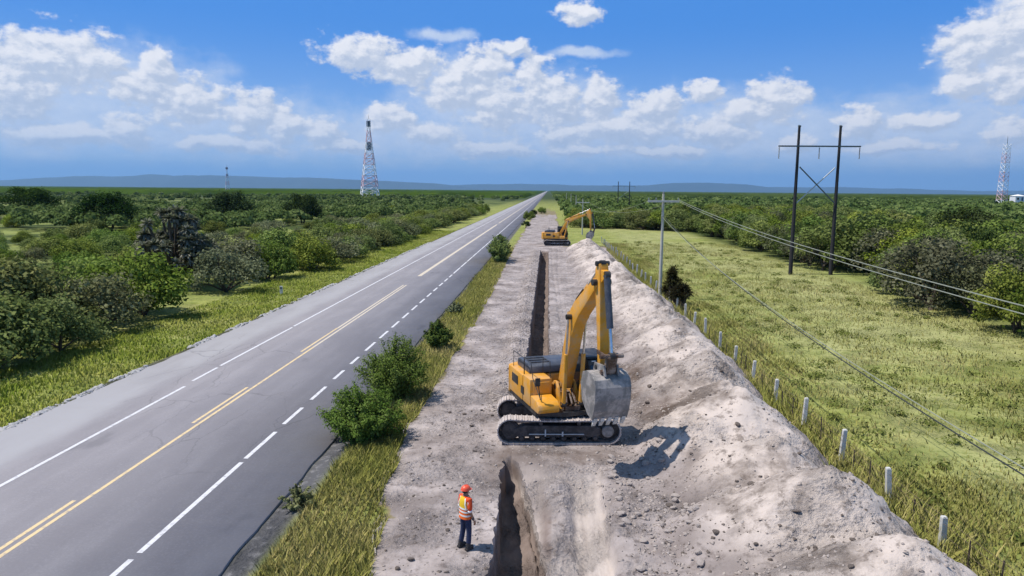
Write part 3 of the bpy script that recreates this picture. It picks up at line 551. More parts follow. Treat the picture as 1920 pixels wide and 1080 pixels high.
hand('g1', -31.0, 47.8, 4.8, 'grey brown thorny shrub behind the nearest left verge grass', 1.1)
hand('m1', -31.6, 53.0, 6.2, 'large olive tree whose dark base shades the left verge, before the yucca', 1.1)
hand('m1', -39.5, 59.0, 4.6, 'olive tree tucked in close beside the tall yucca on its left')
hand('g1', -30.8, 66.5, 5.0, 'grey leafed shrub standing right of the yucca trunk at the verge', 1.15)
hand('m2', -30.6, 77.0, 4.8, 'rounded green shrub second past the yucca along the left verge')
hand('d1', -84.0, 187.0, 10.4, 'dark round crowned tree standing alone above the left scrub, middle one')
hand('d1', -69.5, 200.0, 9.6, 'dark isolated tree nearest the road of those above the left scrub', .95)
hand('d1', -99.0, 157.0, 10.0, 'wide dark spreading tree above the left scrub, behind the yucca', 1.2)
hand('d1', -176, 235.0, 11.0, 'dark tree clump at the left frame edge close under the horizon', 1.4)
hand('d2', 52.5, 92.0, 9.3, 'dark domed tree rising above the right woodland crest, left of the white hut', 1.0)
hand('d2', 44.0, 98.0, 8.4, 'dark green tall tree just right of the twin pole pylon', .9)
hand('w3', 46.2, 79.0, 8.2, 'dark leaning tree between the pylon and the domed tree', .95)
hand('w3', 66.0, 118.0, 9.0, 'far dark tree beside the white hut on the right horizon', 1.3)
hand('w1', 33.0, 51.5, 5.6, 'olive woodland tree bordering the pasture at the right frame edge')
hand('w4', 33.6, 57.5, 5.4, 'greyish tree second in from the right frame edge on the pasture border')
REC = []
def rec(o, side, row, kind, x, y): REC.append((side, row, kind, y, x, o)); return o
def clear(x, y, rad=2.2): return all((x-a)**2+(y-b)**2 > (rad+c*.4)**2 for a, b, c in Hd)
rn = random.Random(3)
cnt = dict(L=0, Lg=0, R=0, Lf=0)
farpts = []
# the roadside belt on the left
y = 36.0
while y < 330:
    for row in range(2):
        x = -29.6-row*4.6+rn.uniform(-1.1, 1.3)-(1.5 if 56 < y < 64 else 0); yy = y+rn.uniform(-1.6, 1.6)
        if not clear(x, yy) or (56 < yy < 74): continue
        if row == 0 and rn.random() < .10: continue
        key = rn.choices(['m1', 'm2', 'm3', 'g1'], [4, 4, 2, 2])[0]; h = rn.uniform(3.6, 5.6)*(1 if y < 130 else .92)
        if cnt['L'] < 118:
            rec(put_tree(key, x, yy, h, rn.uniform(0, 6.28), ('thorny grey green shrub in the long belt beside the left verge' if key == 'g1' else 'round green scrub tree in the long belt beside the left verge'), 'grey shrubs in the left roadside belt' if key == 'g1' else 'scrub trees in the left roadside belt'), 'belt', row, 'grey shrub' if key == 'g1' else ('bright green bush' if key == 'm3' else 'green scrub tree'), x, yy); cnt['L'] += 1
        else: farpts.append((x, yy, h))
    y += 3.7+y*.004
# open scrub behind it: bushes with clearings
c2 = 0; tries = 0
while c2 < 140 and tries < 6000:
    tries += 1; yy = 44+260*rn.random()**1.35; xm = -yy*.80-6; x = rn.uniform(max(xm, -190), -39)
    cov = float(fbm(np.array([x*.030]), np.array([yy*.020]), 91, 3)[0])
    if cov < 0.02 and rn.random() < .95: continue
    if not clear(x, yy, 3.0) or (-41 < x < -33 and 62 < yy < 76): continue
    Hd.append((x, yy, 3.0)); key = rn.choices(['m1', 'm2', 'm3', 'g1'], [3, 3, 4, 3])[0]; h = rn.uniform(2.2, 4.4)
    lab = {'m1': ('olive scrub tree among the clearings left of the roadside belt', 'olive trees of the open scrub'), 'm2': ('olive scrub tree among the clearings left of the roadside belt', 'olive trees of the open scrub'),
           'm3': ('light green bush among the clearings left of the roadside belt', 'light bushes of the open scrub'), 'g1': ('dull grey bush among the clearings left of the roadside belt', 'grey bushes of the open scrub')}[key]
    rec(put_tree(key, x, yy, h, rn.uniform(0, 6.28), lab[0], lab[1]), 'open', int(min(3, max(0, (-x/yy-.18)/.17))), {'m1': 'olive tree', 'm2': 'olive tree', 'm3': 'light green bush', 'g1': 'dull grey bush'}[key], x, yy); c2 += 1
# woodland right of the pasture
WL = {'w1': ('olive green tree in the dense woodland right of the pasture', 'olive trees of the right woodland'), 'w2': ('olive green tree in the dense woodland right of the pasture', 'olive trees of the right woodland'),
      'w3': ('dark green tree in the dense woodland right of the pasture', 'dark trees of the right woodland'), 'w4': ('grey green tree in the dense woodland right of the pasture', 'grey trees of the right woodland'), 'w5': ('bright green tree in the dense woodland right of the pasture', 'bright trees of the right woodland')}
def edge_x(y): return float(np.interp(y, [40, 50, 58, 70, 84, 95, 130, 165, 185, 400], [33.5, 33.2, 31.6, 32.6, 34.5, 33.8, 35.0, 37.0, 38.0, 38.0]))
ct = 0; row = 0; cand = []
for row in range(9):
    y = 44.0+rn.uniform(0, 2)
    while y < 215:
        x = edge_x(y)+0.9+row*4.1+rn.uniform(-1.2, 1.2); yy = y+rn.uniform(-1.4, 1.4)
        if x < yy*.66+8: cand.append((yy+row*6, x, yy))
        y += 3.7+y*.008
cand.sort()
for _, x, yy in cand:
    if not clear(x, yy, 1.6): continue
    if x < 36.8 and 73 < yy < 90: continue
    h = rn.uniform(5.2, 8.0)
    if ct < 285:
        key = rn.choices(['w1', 'w2', 'w3', 'w4', 'w5'], [4, 4, 2.4, 2.2, 1.6])[0]; rec(put_tree(key, x, yy, h, rn.uniform(0, 6.28), WL[key][0], WL[key][1], 1.0), 'wood', int(round((x-edge_x(yy)-.6)/4.1)), {'w1': 'olive tree', 'w2': 'olive tree', 'w3': 'dark green tree', 'w4': 'grey green tree', 'w5': 'bright green tree'}[key], x, yy); ct += 1
    else: farpts.append((x, yy, h*.95))
# trees closing the far end of the pasture
c3 = 0
for j in range(3):
    x = 9.5
    while x < 40:
        yy = 188+j*6+rn.uniform(-2, 2)-max(0, (x-14))*.6
        rec(put_tree(rn.choice(['m1', 'm2']), x+rn.uniform(-1, 1), yy, rn.uniform(4.5, 6.5), rn.uniform(0, 6.28), 'dark scrub tree in the thicket closing the far end of the pasture', 'scrub trees at the far end of the pasture'), 'end', j, 'scrub tree', x, x); x += 4.6; c3 += 1
ONES = 'first second third fourth fifth sixth seventh eighth ninth tenth eleventh twelfth thirteenth fourteenth fifteenth sixteenth seventeenth eighteenth nineteenth'.split()
TENS = {20: 'twent', 30: 'thirt', 40: 'fort', 50: 'fift', 60: 'sixt'}
def ordinal(n): return ONES[n-1] if n < 20 else (TENS[n//10*10]+('ieth' if n % 10 == 0 else 'y-'+ONES[n % 10-1]))
WHERE = {('belt', 0): '{o} {k} from the camera in the front row along the left verge', ('belt', 1): '{o} {k} from the camera in the second row behind the left verge',
         ('open', 0): '{o} nearest {k} of the open scrub just behind the left roadside belt', ('open', 1): '{o} nearest {k} of the open scrub in the middle left clearings',
         ('open', 2): '{o} nearest {k} of the open scrub in the outer left clearings', ('open', 3): '{o} nearest {k} of the open scrub close to the left frame edge',
         ('end', 0): '{o} {k} from the left in the front row closing the pasture', ('end', 1): '{o} {k} from the left in the middle row closing the pasture', ('end', 2): '{o} {k} from the left in the back row closing the pasture'}
for i in range(12): WHERE[('wood', i)] = '{o} {k} from the camera '+('on the pasture edge of the right woodland' if i < 1 else 'in the '+ordinal(i+1)+' row of the right woodland')
REC.sort(key=lambda q: q[:5]); run = {}
for side, row_, kind_, y_, x_, o_ in REC:
    q = (side, row_, kind_); run[q] = run.get(q, 0)+1; o_['label'] = WHERE[(side, max(0, row_))].format(o=ordinal(run[q]), k=kind_)
print('trees', cnt, c2, ct, c3)
# far-off woods: nobody could count them
r_ = np.random.default_rng(17)
def far_mass(name, P, nq, leaf, seed):
    r = np.random.default_rng(seed); P = np.asarray(P); N = len(P); n = N*nq
    d = r.normal(size=(n, 3)); d /= np.linalg.norm(d, axis=1, keepdims=True); d[:, 2] = np.abs(d[:, 2])*1.1-0.3
    hh = np.repeat(P[:, 2], nq); C = np.stack([np.repeat(P[:, 0], nq), np.repeat(P[:, 1], nq), hh*.52], -1)
    C = C+d*np.stack([hh*.62, hh*.62, hh*.47], -1)*r.uniform(.72, 1.08, n)[:, None]
    dist = np.repeat(np.hypot(P[:, 0], P[:, 1]), nq); size = hh*0.16*np.clip(dist/260, 1.0, 1.9)
    tt = np.repeat(np.clip(.45+.28*r.normal(size=N), 0, 1), nq)+.14*r.normal(size=n)
    V, F_, t = leaf_quads(C, d+.5*r.normal(size=(n, 3))+np.array([0, 0, .3]), size, 1.0, np.clip(tt, 0, 1), r)
    return tag(link(name, np_mesh(name, V, F_, {'tint': t}, M[leaf])), kind='stuff')
def scatter(n, y0, y1, side, seed, dens=None):
    r = np.random.default_rng(seed); Y = y0*(y1/y0)**r.random(n)
    if side < 0: X = -(31+ (Y*.86)*r.random(n))
    else: X = np.where(Y < 215, 70, 8+0*Y)+(Y*.74)*r.random(n)
    h = r.uniform(2.6, 4.6, n) if side < 0 else r.uniform(3.2, 6.0, n)
    if dens is not None: k_ = dens(X, Y, r); X = X[k_]; Y = Y[k_]; h = h[k_]
    return np.stack([X, Y, h], -1)
PL = scatter(2600, 150, 900, -1, 31, lambda X, Y, r: (fbm(X*.012, Y*.006, 92, 3) > -.02) | (r.random(len(X)) < .10))
PR_ = scatter(3000, 120, 900, 1, 32, lambda X, Y, r: (X > 45) | (Y > 205))
fp_ = np.array(farpts+[(-40.0, 331.0, 4.0), (60.0, 216.0, 5.0)])
PLb = np.concatenate([PL, fp_[fp_[:, 0] < 0]]) if (fp_[:, 0] < 0).any() else PL
PRb = np.concatenate([PR_, fp_[fp_[:, 0] > 0]])
far_mass('distant_scrub', PLb, 170, 'leaf_far', 41); far_mass('distant_woodland', PRb, 170, 'leaf_far', 42)
# the last kilometres as a low closed canopy, road corridor left open
def canopy(name, x0f, x1f, seed):
    yv = np.array(geo(900, 24000, 16, 1.03)); u = np.linspace(0, 1, 320)**1.0; Yg = np.repeat(yv[:, None], 320, 1); x0 = x0f(Yg); x1 = x1f(Yg); Xg = x0+(x1-x0)*u[None, :]
    Zg = 4.4+2.2*fbm(Xg/14, Yg/30, seed, 3)+1.3*fbm(Xg/200, Yg/300, seed+3, 2); Zg[:, 0] = -.5; Zg[:, -1] = -.5; Zg[0] = -.5
    m_ = len(yv); id_ = np.arange(m_*320).reshape(m_, 320); F_ = np.stack([id_[:-1, :-1], id_[:-1, 1:], id_[1:, 1:], id_[1:, :-1]], -1).reshape(-1, 4)
    t = np.clip(.35+.5*fbm(Xg/60, Yg/200, seed+6, 3), 0, 1).ravel()
    return tag(link(name, np_mesh(name, np.stack([Xg, Yg, Zg], -1).reshape(-1, 3), F_, {'tint': t}, M['leaf_dark'])), kind='stuff')
canopy('far_left_woods', lambda Y: -30+0*Y, lambda Y: -30-Y*.86, 51); canopy('far_right_woods', lambda Y: 9+0*Y, lambda Y: 9+Y*.70, 52)

# yucca with many heads, left of the road
def yucca(x, y, h, label, heads=26, seed=4, leaf='leaf_yucca', wd=3.4, ll=.85, nleaf=90, lw=.045, name='yucca_tree', cat='yucca'):
    r = np.random.default_rng(seed); rr = random.Random(seed); root = empty(name, (x, y, hz(x, y)-.03)); tag(root, label, cat)
    tb = MB(); hd = []
    for i in range(heads):
        a = rr.uniform(0, 6.28); q = sqrt(rr.random())*wd; z = h*(.93-.45*(q/wd)**2)*rr.uniform(.55, 1.0); e_ = Vector((cos(a)*q, sin(a)*q, z)); hd.append(e_)
        st = Vector((0, 0, h*.12)); md = st.lerp(e_, .5)+Vector((0, 0, -.12*h*.3)); tb.tube([Vector((rr.uniform(-.3, .3), rr.uniform(-.3, .3), -.2)), st, md, e_], [.24, .2, .13, .11], 7)
    Vs = []; Ts = []
    for e_ in hd:
        d = r.normal(size=(nleaf, 3)); d[:, 2] = d[:, 2]*.8+.15; d /= np.linalg.norm(d, axis=1, keepdims=True); L_ = ll*r.uniform(.7, 1.1, nleaf)[:, None]
        s_ = np.cross(d, np.array([0, 0, 1.])+.2*r.normal(size=(nleaf, 3))); s_ /= np.linalg.norm(s_, axis=1, keepdims=True); c0 = np.array(e_); wv = lw*ll/.85
        dr = np.array([0, 0, -1])*L_*.12
        Vs.append(np.stack([c0+d*.05-s_*wv, c0+d*.05+s_*wv, c0+d*L_*.6+s_*wv*1.1, c0+d*L_+dr, c0+d*L_*.6-s_*wv*1.1], 1).reshape(-1, 3))
        Ts.append(np.repeat(np.clip(np.where(d[:, 2] < -.1, .95, .45)+.2*r.normal(size=nleaf), 0, 1), 5))
    V = np.concatenate(Vs); link('crown', np_mesh('crown', V, np.arange(len(V)).reshape(-1, 5), {'tint': np.concatenate(Ts)}, M[leaf]), root)
    tb.build('trunk', M['bark'], root, smooth=60); return root
yucca(-36.8, 68.5, 8.6, 'tall many headed yucca with grey drooping leaves in the left scrub', heads=80, wd=3.6, nleaf=75, lw=.085)
yucca(10.9, 61.6, 3.6, 'dark brown spiky plant growing behind the crossarm pole in the fence line', heads=16, seed=6, leaf='leaf_brown', wd=.85, ll=.6, name='spiky_shrub', cat='shrub')
yucca(10.95, 58.0, 2.3, 'low dark spiky plant in the fence line in front of the crossarm pole', heads=14, seed=7, leaf='leaf_brown', wd=.95, ll=.6, name='spiky_shrub', cat='shrub')

# feathery bushes on the strip between road and dig
def bush(x, y, h, wd, label, seed, nst=70, nl=9000, leaf='leaf_bush', ls=.055, wy=None):
    r = np.random.default_rng(seed); rr = random.Random(seed); root = empty('roadside_bush', (x, y, hz(x, y)-.04)); tag(root, label, 'bush'); tb = MB(); Cs = []; Ds = []; Ts = []; wy = wy or wd
    for i in range(nst):
        a = rr.uniform(0, 6.28); q = rr.random()**.65; e_ = Vector((cos(a)*q*wd/2, sin(a)*q*wy/2, h*(.92-.42*q*q)*rr.uniform(.55, 1.08)))
        b0 = Vector((cos(a)*q*wd*.12, sin(a)*q*wy*.2, 0)); md = b0.lerp(e_, .55)+Vector((-cos(a)*.1, -sin(a)*.1, .12*h)); tb.tube([b0, md, e_], [.022, .014, .005], 4)
        n = nl//nst; t = r.uniform(.18, 1.05, n)[:, None]; pb = (1-t)**2*np.array(b0)+2*t*(1-t)*np.array(md)+t*t*np.array(e_)
        dd = r.normal(size=(n, 3)); dd /= np.linalg.norm(dd, axis=1, keepdims=True); Cs.append(pb+dd*r.uniform(.02, .42, n)[:, None]*(.5+.6*(1-t))*(h/2.6)); Ds.append(dd+np.array([cos(a)*.4, sin(a)*.4, .5])); Ts.append(np.clip(rr.uniform(.25, .75)+.2*r.normal(size=n), 0, 1))
    C = np.concatenate(Cs); C[:, 2] = np.maximum(C[:, 2], .03)
    V, F_, t = leaf_quads(C, np.concatenate(Ds), ls, 2.0, np.concatenate(Ts), r); link('foliage', np_mesh('foliage', V, F_, {'tint': t}, M[leaf]), root)
    tb.build('stem', M['bark'], root); return root
bush(-6.95, 31.7, 3.2, 3.5, 'tall feathery green bush by the road, largest of the strip', 1, nst=150, nl=30000, ls=.042)
bush(-6.95, 26.2, 2.4, 3.4, 'wide feathery green bush nearest the camera between road and dig', 2, nst=150, nl=28000, ls=.042)
bush(-6.5, 42.0, 1.9, 1.9, 'small dense dark bush just beyond the tallest roadside bush', 3, nst=60, nl=7000, leaf='leaf_dark', ls=.07)
bush(-6.55, 97.0, 3.7, 3.4, 'big isolated green bush far down the strip beside the road', 4, nst=110, nl=9000, leaf='leaf_bush', ls=.12, wy=12)
bush(-7.5, 20.4, .75, 1.3, 'low sparse grey green weed on the cracked road shoulder', 5, nst=26, nl=1500, leaf='leaf_grey', ls=.045)
bush(-7.1, 54.3, 1.1, 1.6, 'low thin grey green bush before the road edge further up', 6, nst=30, nl=2200, leaf='leaf_grey', ls=.07)
for i, (x, y, h_) in enumerate([(-5.6, 182, 2.2), (-6.3, 236, 3.6), (-5.2, 262, 3.0), (-2.5, 300, 3.4)]):
    put_tree('m1' if i % 2 else 'd1', x, y, h_, i, ['tiny dark shrub beyond the far digger by the road', 'dark bush at the road edge near the horizon', 'second dark bush at the road edge near the horizon, a little nearer the dig', 'farthest dark bush on the strip where the dig ends'][i])

# ------------------------------------------------------------------ stones
def rock_mesh(name, m, seed, sub=2):
    bm = bmesh.new(); bmesh.ops.create_icosphere(bm, subdivisions=sub, radius=1); rr = random.Random(seed); ax = [Vector((rr.gauss(0, 1), rr.gauss(0, 1), rr.gauss(0, 1))).normalized() for _ in range(9)]
    for v in bm.verts:
        d = min(1.0, min((.62+.25*((i*37) % 5)/5)/max(1e-3, v.co.normalized().dot(a)) if v.co.dot(a) > .05 else 9 for i, a in enumerate(ax))); v.co = v.co*d
        v.co += Vector((rr.uniform(-.05, .05), rr.uniform(-.05, .05), rr.uniform(-.05, .05))); v.co.z *= .7
    me = bpy.data.meshes.new(name); bm.to_mesh(me); bm.free(); me.materials.append(m); return me
RK = [rock_mesh('clod', M['rock'], i) for i in range(4)]; DK = [rock_mesh('clod', M['clod'], 10+i) for i in range(3)]
rk = random.Random(8)
def clods(n, f, lo, hi, meshes, label, group):
    got = []
    for i in range(n):
        x, y = f(); o = link('clod', rk.choice(meshes)); s = rk.uniform(lo, hi); o.location = (x, y, hz(x, y)+s*.25); o.scale = (s, s*rk.uniform(.7, 1.2), s*rk.uniform(.6, 1)); o.rotation_euler = (rk.uniform(-.3, .3), rk.uniform(-.3, .3), rk.uniform(0, 6.28)); tag(o, label, 'clod', group); got.append(o)
    for i, o in enumerate(sorted(got, key=lambda q: q.location.y)): o['label'] = ordinal(i+1)+' '+label
clods(55, lambda: (rk.uniform(2.2, 4.4), rk.uniform(14.5, 25)), .07, .17, RK, 'pale clod from the camera in the rubble at the spoil heap foot', 'pale clods at the foot of the spoil heap')
clods(26, lambda: (rk.uniform(3.5, 8.2), rk.uniform(14.5, 34)), .06, .15, DK, 'dark earth clod from the camera on the slope of the spoil heap', 'dark clods on the spoil heap')
clods(20, lambda: (rk.uniform(-4.3, -1.6), rk.uniform(16, 32)), .05, .11, DK, 'small dark clod from the camera on the bare strip left of the trench', 'dark clods on the bare strip')
def gravel(name, n, xf, yf, lo, hi, m, seed, keepf=None):
    r = np.random.default_rng(seed); Y = yf(r.random(n)); X = xf(r.random(n), Y)
    if keepf is not None: k_ = keepf(X, Y, r); X = X[k_]; Y = Y[k_]
    n = len(X); Zg = terrain(X, Y); s = lo*(hi/lo)**r.random(n)**1.6
    base = np.array([(1, 0, -.2), (-.5, .87, -.2), (-.5, -.87, -.2), (.5, .6, .55), (-.75, 0, .5), (.4, -.65, .6), (0, 0, .9)]); Fb = np.array([(0, 3, 5), (0, 1, 3), (1, 4, 3), (1, 2, 4), (2, 5, 4), (2, 0, 5), (3, 6, 5), (3, 4, 6), (4, 5, 6)])
    a = r.random(n)*6.28; ca, sa = np.cos(a)[:, None], np.sin(a)[:, None]; bb = base[None]+.22*r.normal(size=(n, 7, 3))
    Vx = (bb[:, :, 0]*ca-bb[:, :, 1]*sa)*s[:, None]; Vy = (bb[:, :, 0]*sa+bb[:, :, 1]*ca)*s[:, None]*.9; Vz = bb[:, :, 2]*s[:, None]*.65
    V = np.stack([X[:, None]+Vx, Y[:, None]+Vy, Zg[:, None]+Vz], -1).reshape(-1, 3); F_ = (np.arange(n)[:, None, None]*7+Fb[None]).reshape(-1, 3)
    return tag(link(name, np_mesh(name, V, F_, None, m)), kind='stuff')
gravel('dark_rubble', 9000, lambda u, Y: -5.0+14.2*u, lambda v: 14+40*v**1.6, .015, .075, M['clod'], 65, lambda X, Y, r: (terrain(X, Y) > -.2) & (X > dirt_left(Y)+.3) & (vnoise(X*.6, Y*.6, 55)*.6+.4*r.random(len(X))+.35*np.exp(-((X-3.6)/1.5)**2)*(Y < 27) > .66))
gravel('rubble', 26000, lambda u, Y: -5.0+14.2*u, lambda v: 14+46*v**1.6, .018, .085, M['rock'], 61, lambda X, Y, r: ((np.abs(X-3.4) < 1.9) & (vnoise(X*.9, Y*.9, 56) > .35) | (r.random(len(X)) < .18)) & (terrain(X, Y) > -.2) & (X > dirt_left(Y)+.3))
gravel('trench_spoil', 3500, lambda u, Y: -2.6+1.5*u, lambda v: 30+84*v**1.4, .03, .11, M['rock'], 62, lambda X, Y, r: X < trench_edges(Y)[0]-.03)
gravel('edge_stones', 5200, lambda u, Y: -22.1+.85*u, lambda v: 22+110*v**1.4, .05, .20, M['edge_rock'], 63, lambda X, Y, r: fbm(Y*.9, X*0, 71, 3)+.10*r.normal(size=len(X)) > .02)
# bleached stick beside the grass
st = MB(); pts = [(-4.80, 19.75), (-4.85, 19.2), (-4.74, 18.7), (-4.68, 18.3), (-4.5, 17.85), (-4.42, 17.6)]; st.tube([(x, y, hz(x, y)+.05) for x, y in pts], [.018, .028, .03, .028, .024, .015], 6); st.tube([(-4.74, 18.7, hz(-4.74, 18.7)+.05), (-4.6, 18.95, hz(-4.6, 18.95)+.12)], [.02, .008], 5)
tag(st.build('branch', M['wood']), 'bent bleached branch lying on the bare earth beside the tall grass', 'branch')
# ------------------------------------------------------------------ fence, poles, wires, towers
fence = empty('wire_fence', (10.6, 14, 0)); tag(fence, 'wire fence of short white concrete posts between spoil heap and pasture', 'fence', 'wire fences')
del fence['group']
rf = random.Random(2)
FP = [(10.72, 18.67), (10.68, 21.6), (10.66, 25.2), (10.62, 28.9), (10.62, 32.6), (10.55, 36.06), (10.52, 39.46), (10.48, 42.8), (10.48, 46.9), (10.5, 50.6), (10.5, 53.9)]
y = 57.4
while y < 135: FP.append((10.45-.004*(y-57)+rf.uniform(-.05, .05), y)); y += 3.6
FP = [(10.75, 11.3), (10.75, 15.0)]+FP; pts_top = []
for i, (x, y) in enumerate(FP):
    z0 = hz(x, y); mb = MB(); a = rf.uniform(-.10, .10); bq = rf.uniform(-.08, .08); hh = rf.uniform(1.0, 1.28); wq = .072
    vs = []
    for zz, ww in ((-.3, wq*1.08), (hh-.04, wq*.94), (hh, wq*.7)):
        for sx_, sy_ in ((-1, -1), (1, -1), (1, 1), (-1, 1)): vs.append((x-10.6+sx_*ww+a*zz, y-14+sy_*ww+bq*zz, z0+zz))
    mb.add(vs, [(3, 2, 1, 0), (8, 9, 10, 11)]+[(q*4+j, q*4+(j+1) % 4, q*4+4+(j+1) % 4, q*4+4+j) for q in range(2) for j in range(4)])
    mb.build('fence_post', M['concrete'], fence); pts_top.append((x-10.6, y-14, z0))
for i in range(2, 16):
    (x0, y0), (x1, y1) = FP[i-1], FP[i]
    for f in ((.5,) if i % 2 else (.35, .7)):
        x = x0+(x1-x0)*f+rf.uniform(-.05, .05); y = y0+(y1-y0)*f; z0 = hz(x, y); MB().tube([(x-10.6, y-14, z0-.2), (x-10.6+rf.uniform(-.05, .05), y-14, z0+rf.uniform(.8, 1.05))], [.024, .02], 6).build('stake', M['stake'], fence)
for hw in (.35, .62, .9, 1.08):
    mb = MB(); pp = []
    for i, (x, y, z) in enumerate(pts_top):
        pp.append((x-.08, y, z+hw))
        if i+1 < len(pts_top): x2, y2, z2 = pts_top[i+1]; pp.append(((x+x2)/2-.08, (y+y2)/2, (z+z2)/2+hw-.04))
    mb.tube(pp, .006, 4, False).build('wire', M['fwire'], fence)
def upole(x, y, h, label, mtl=None, arm=True, group=None):
    t = empty('utility_pole', (x, y, 0)); tag(t, label, 'pole', group); mb = MB(); mb.tube([(0, 0, -.5), (0, 0, h*.5), (0, 0, h)], [.165, .135, .10], 10); mb.build('pole', mtl or M['polec'], t, smooth=60)
    if arm:
        MB().box(-1.38, 1.38, -.20, -.08, h-.76, h-.58).build('crossarm', M['armg'], t, .01)
        for xx in (-1.3, -.65, 1.3): MB().tube([(xx, -.12, h-.58), (xx, -.12, h-.52), (xx, -.12, h-.42), (xx, -.12, h-.36)], [.02, .06, .06, .03], 8).build('insulator', M['ins'], t)
        MB().tube([(0, 0, h), (0, 0, h+.08), (0, 0, h+.2)], [.05, .09, .05], 8).build('insulator', M['ins'], t)
        MB().box(-.14, .02, -.22, -.12, h-2.0, h-1.85).build('bracket', M['armg'], t)
    return t
upole(10.2, 64.4, 9.4, 'pale concrete power pole with crossarm standing in the fence line')
upole(7.6, 158, 7.7, 'pale pole just right of the far yellow digger, nearest of the distant ones')
upole(9.2, 238, 8.1, 'pale pole behind the far digger arm, second of the distant ones', arm=False)
upole(9.9, 312, 8.3, 'pale pole left of the far digger arm, third of the distant ones', arm=False)
upole(9.9, 392, 8.3, 'palest distant pole of the roadside line, nearest the horizon', arm=False)
upole(11.0, -42, 9.6, 'concrete power pole of the fence line standing behind the viewpoint')
def cable(x0, x1, y0, y1, ym, zm, c_, rad, m, label, z0=None):
    pp = []
    for i in range(49):
        y = y0+(y1-y0)*i/48; pp.append((x0+(x1-x0)*i/48, y, zm+c_*((y-ym)/53)**2))
    o = MB().tube(pp, rad, 5, False).build('power_line', m); return tag(o, label, 'cable')
cable(12.3, 11.5, -42, 64.4, 11.2, 6.82, 2.06, .017, M['wirel'], 'upper pale power cable sagging from the right end of the crossarm')
cable(11.65, 11.45, -42, 64.4, 11.2, 6.70, 2.08, .015, M['wirel'], 'pale power cable running just under the uppermost one')
cable(10.9, 10.25, -42, 64.4, 11.2, 3.45, 4.0, .020, M['wired'], 'low dark cable sagging over the near pasture')
cable(10.6, 10.15, -42, 64.4, 11.2, 3.72, 3.6, .014, M['wirel'], 'thin cable just above the low dark one over the pasture')
for xa, xb, z0_, z1_, lab in ((11.45, 8.9, 8.78, 7.2, 'cable from the right crossarm end to the distant poles'), (8.95, 6.4, 8.78, 7.2, 'cable from the left crossarm end to the distant poles')):
    pp = [(xa+(xb-xa)*i/24, 64.4+(158-64.4)*i/24, z0_+(z1_-z0_)*i/24-4*1.6*(i/24)*(1-i/24)) for i in range(25)]; tag(MB().tube(pp, .012, 4, False).build('power_line', M['wirel']), lab, 'cable')

def hframe(x, y, lab, s=1.0, detail=True, rz=0.0, top=17.15):
    t = empty('pylon', (x, y, 0), rz); tag(t, lab, 'pylon'); hx = 2.33
    for sx_ in (-1, 1):
        MB().tube([(sx_*hx, 0, -.5), (sx_*hx, 0, top*.5), (sx_*hx, 0, top)], [.24, .19, .14], 10).build('pole', M['polew'], t, smooth=60)
        MB().tube([(sx_*hx, 0, top), (sx_*hx+.05, 0, top+.12)], [.2, .17], 8).build('pole_cap', M['armd'], t)
    MB().box(-4.65, 4.65, -.33, -.18, 14.82, 14.98).build('crossarm', M['armd'], t, .01)
    for xx in (-4.55, 0, 4.55):
        mb = MB(); n = 9; pts = []; rad = []
        for q in range(n): pts += [(xx, -.25, 14.82-.06-q*.155), (xx, -.25, 14.82-.06-q*.155-.05)]; rad += [.085, .03]
        mb.tube(pts, rad, 8).build('insulator', M['ins'], t, smooth=50)
    MB().tube([(-2.1, -.22, 12.55), (2.1, -.22, 8.45)], .075, 6).build('brace', M['armd'], t); MB().tube([(-2.1, .22, 8.35), (2.1, .22, 12.5)], .07, 6).build('brace', M['brace'], t)
    return t
hframe(31.1, 85.6, 'tall dark twin pole pylon with crossarm at the woodland edge')
hframe(31.2, 300, 'distant twin pole pylon over the woods left of the concrete pole').scale = (1, 1, .78)
def tower(x, y, h, wb, wt, label, nsec, rz=.4, aerials=(), thick=.35, first_white=True):
    t = empty('radio_tower', (x, y, 0), rz); tag(t, label, 'radio tower')
    def cr(z): q = wb+(wt-wb)*min(1, z/(h*.86)); return [Vector((sx_*q/2, sy_*q/2, z)) for sx_, sy_ in ((-1, -1), (1, -1), (1, 1), (-1, 1))]
    for i in range(nsec):
        z0, z1 = h*i/nsec, h*(i+1)/nsec; mb = MB(); sub = 2
        for j in range(sub):
            a, b_ = cr(z0+(z1-z0)*j/sub), cr(z0+(z1-z0)*(j+1)/sub)
            for q in range(4):
                th = thick*(1-.5*i/nsec); mb.tube([a[q], b_[q]], th*.5, 4); mb.tube([a[q], b_[(q+1) % 4]], th*.32, 4); mb.tube([a[(q+1) % 4], b_[q]], th*.32, 4); mb.tube([a[q], a[(q+1) % 4]], th*.32, 4)
        mb.build('tower_section', M['toww'] if (i % 2 == 0) == first_white else M['towr'], t)
    for (z, hh, ww) in aerials:
        mb = MB()
        for a in range(4): mb.box(ww/2, ww/2+.9, -.8, .8, z, z+hh, Matrix.Rotation(a*pi/2, 3, 'Z'))
        mb.build('aerial', M['towd'], t)
    MB().tube([(0, 0, h), (0, 0, h+5)], [.2, .08], 6).build('mast', M['towd'], t); return t
tower(-200, 800, 86, 19, 3.2, 'tall red and white lattice radio tower beyond the left plain', 7, aerials=((52, 9, 3.0), (78, 6, 2.6)), thick=.8)
tower(-680, 1500, 54, 9, 2.2, 'small faint lattice mast on the left horizon', 7, thick=.8, aerials=((34, 4, 3), (48, 4, 3)), first_white=False)
tower(304.5, 500, 43, 4.6, 3.2, 'red and white banded mast above the white hut on the right horizon', 7, thick=.42, rz=.2)
hut = empty('white_hut', (306, 486, 0)); tag(hut, 'small white building at the foot of the right banded mast', 'hut')
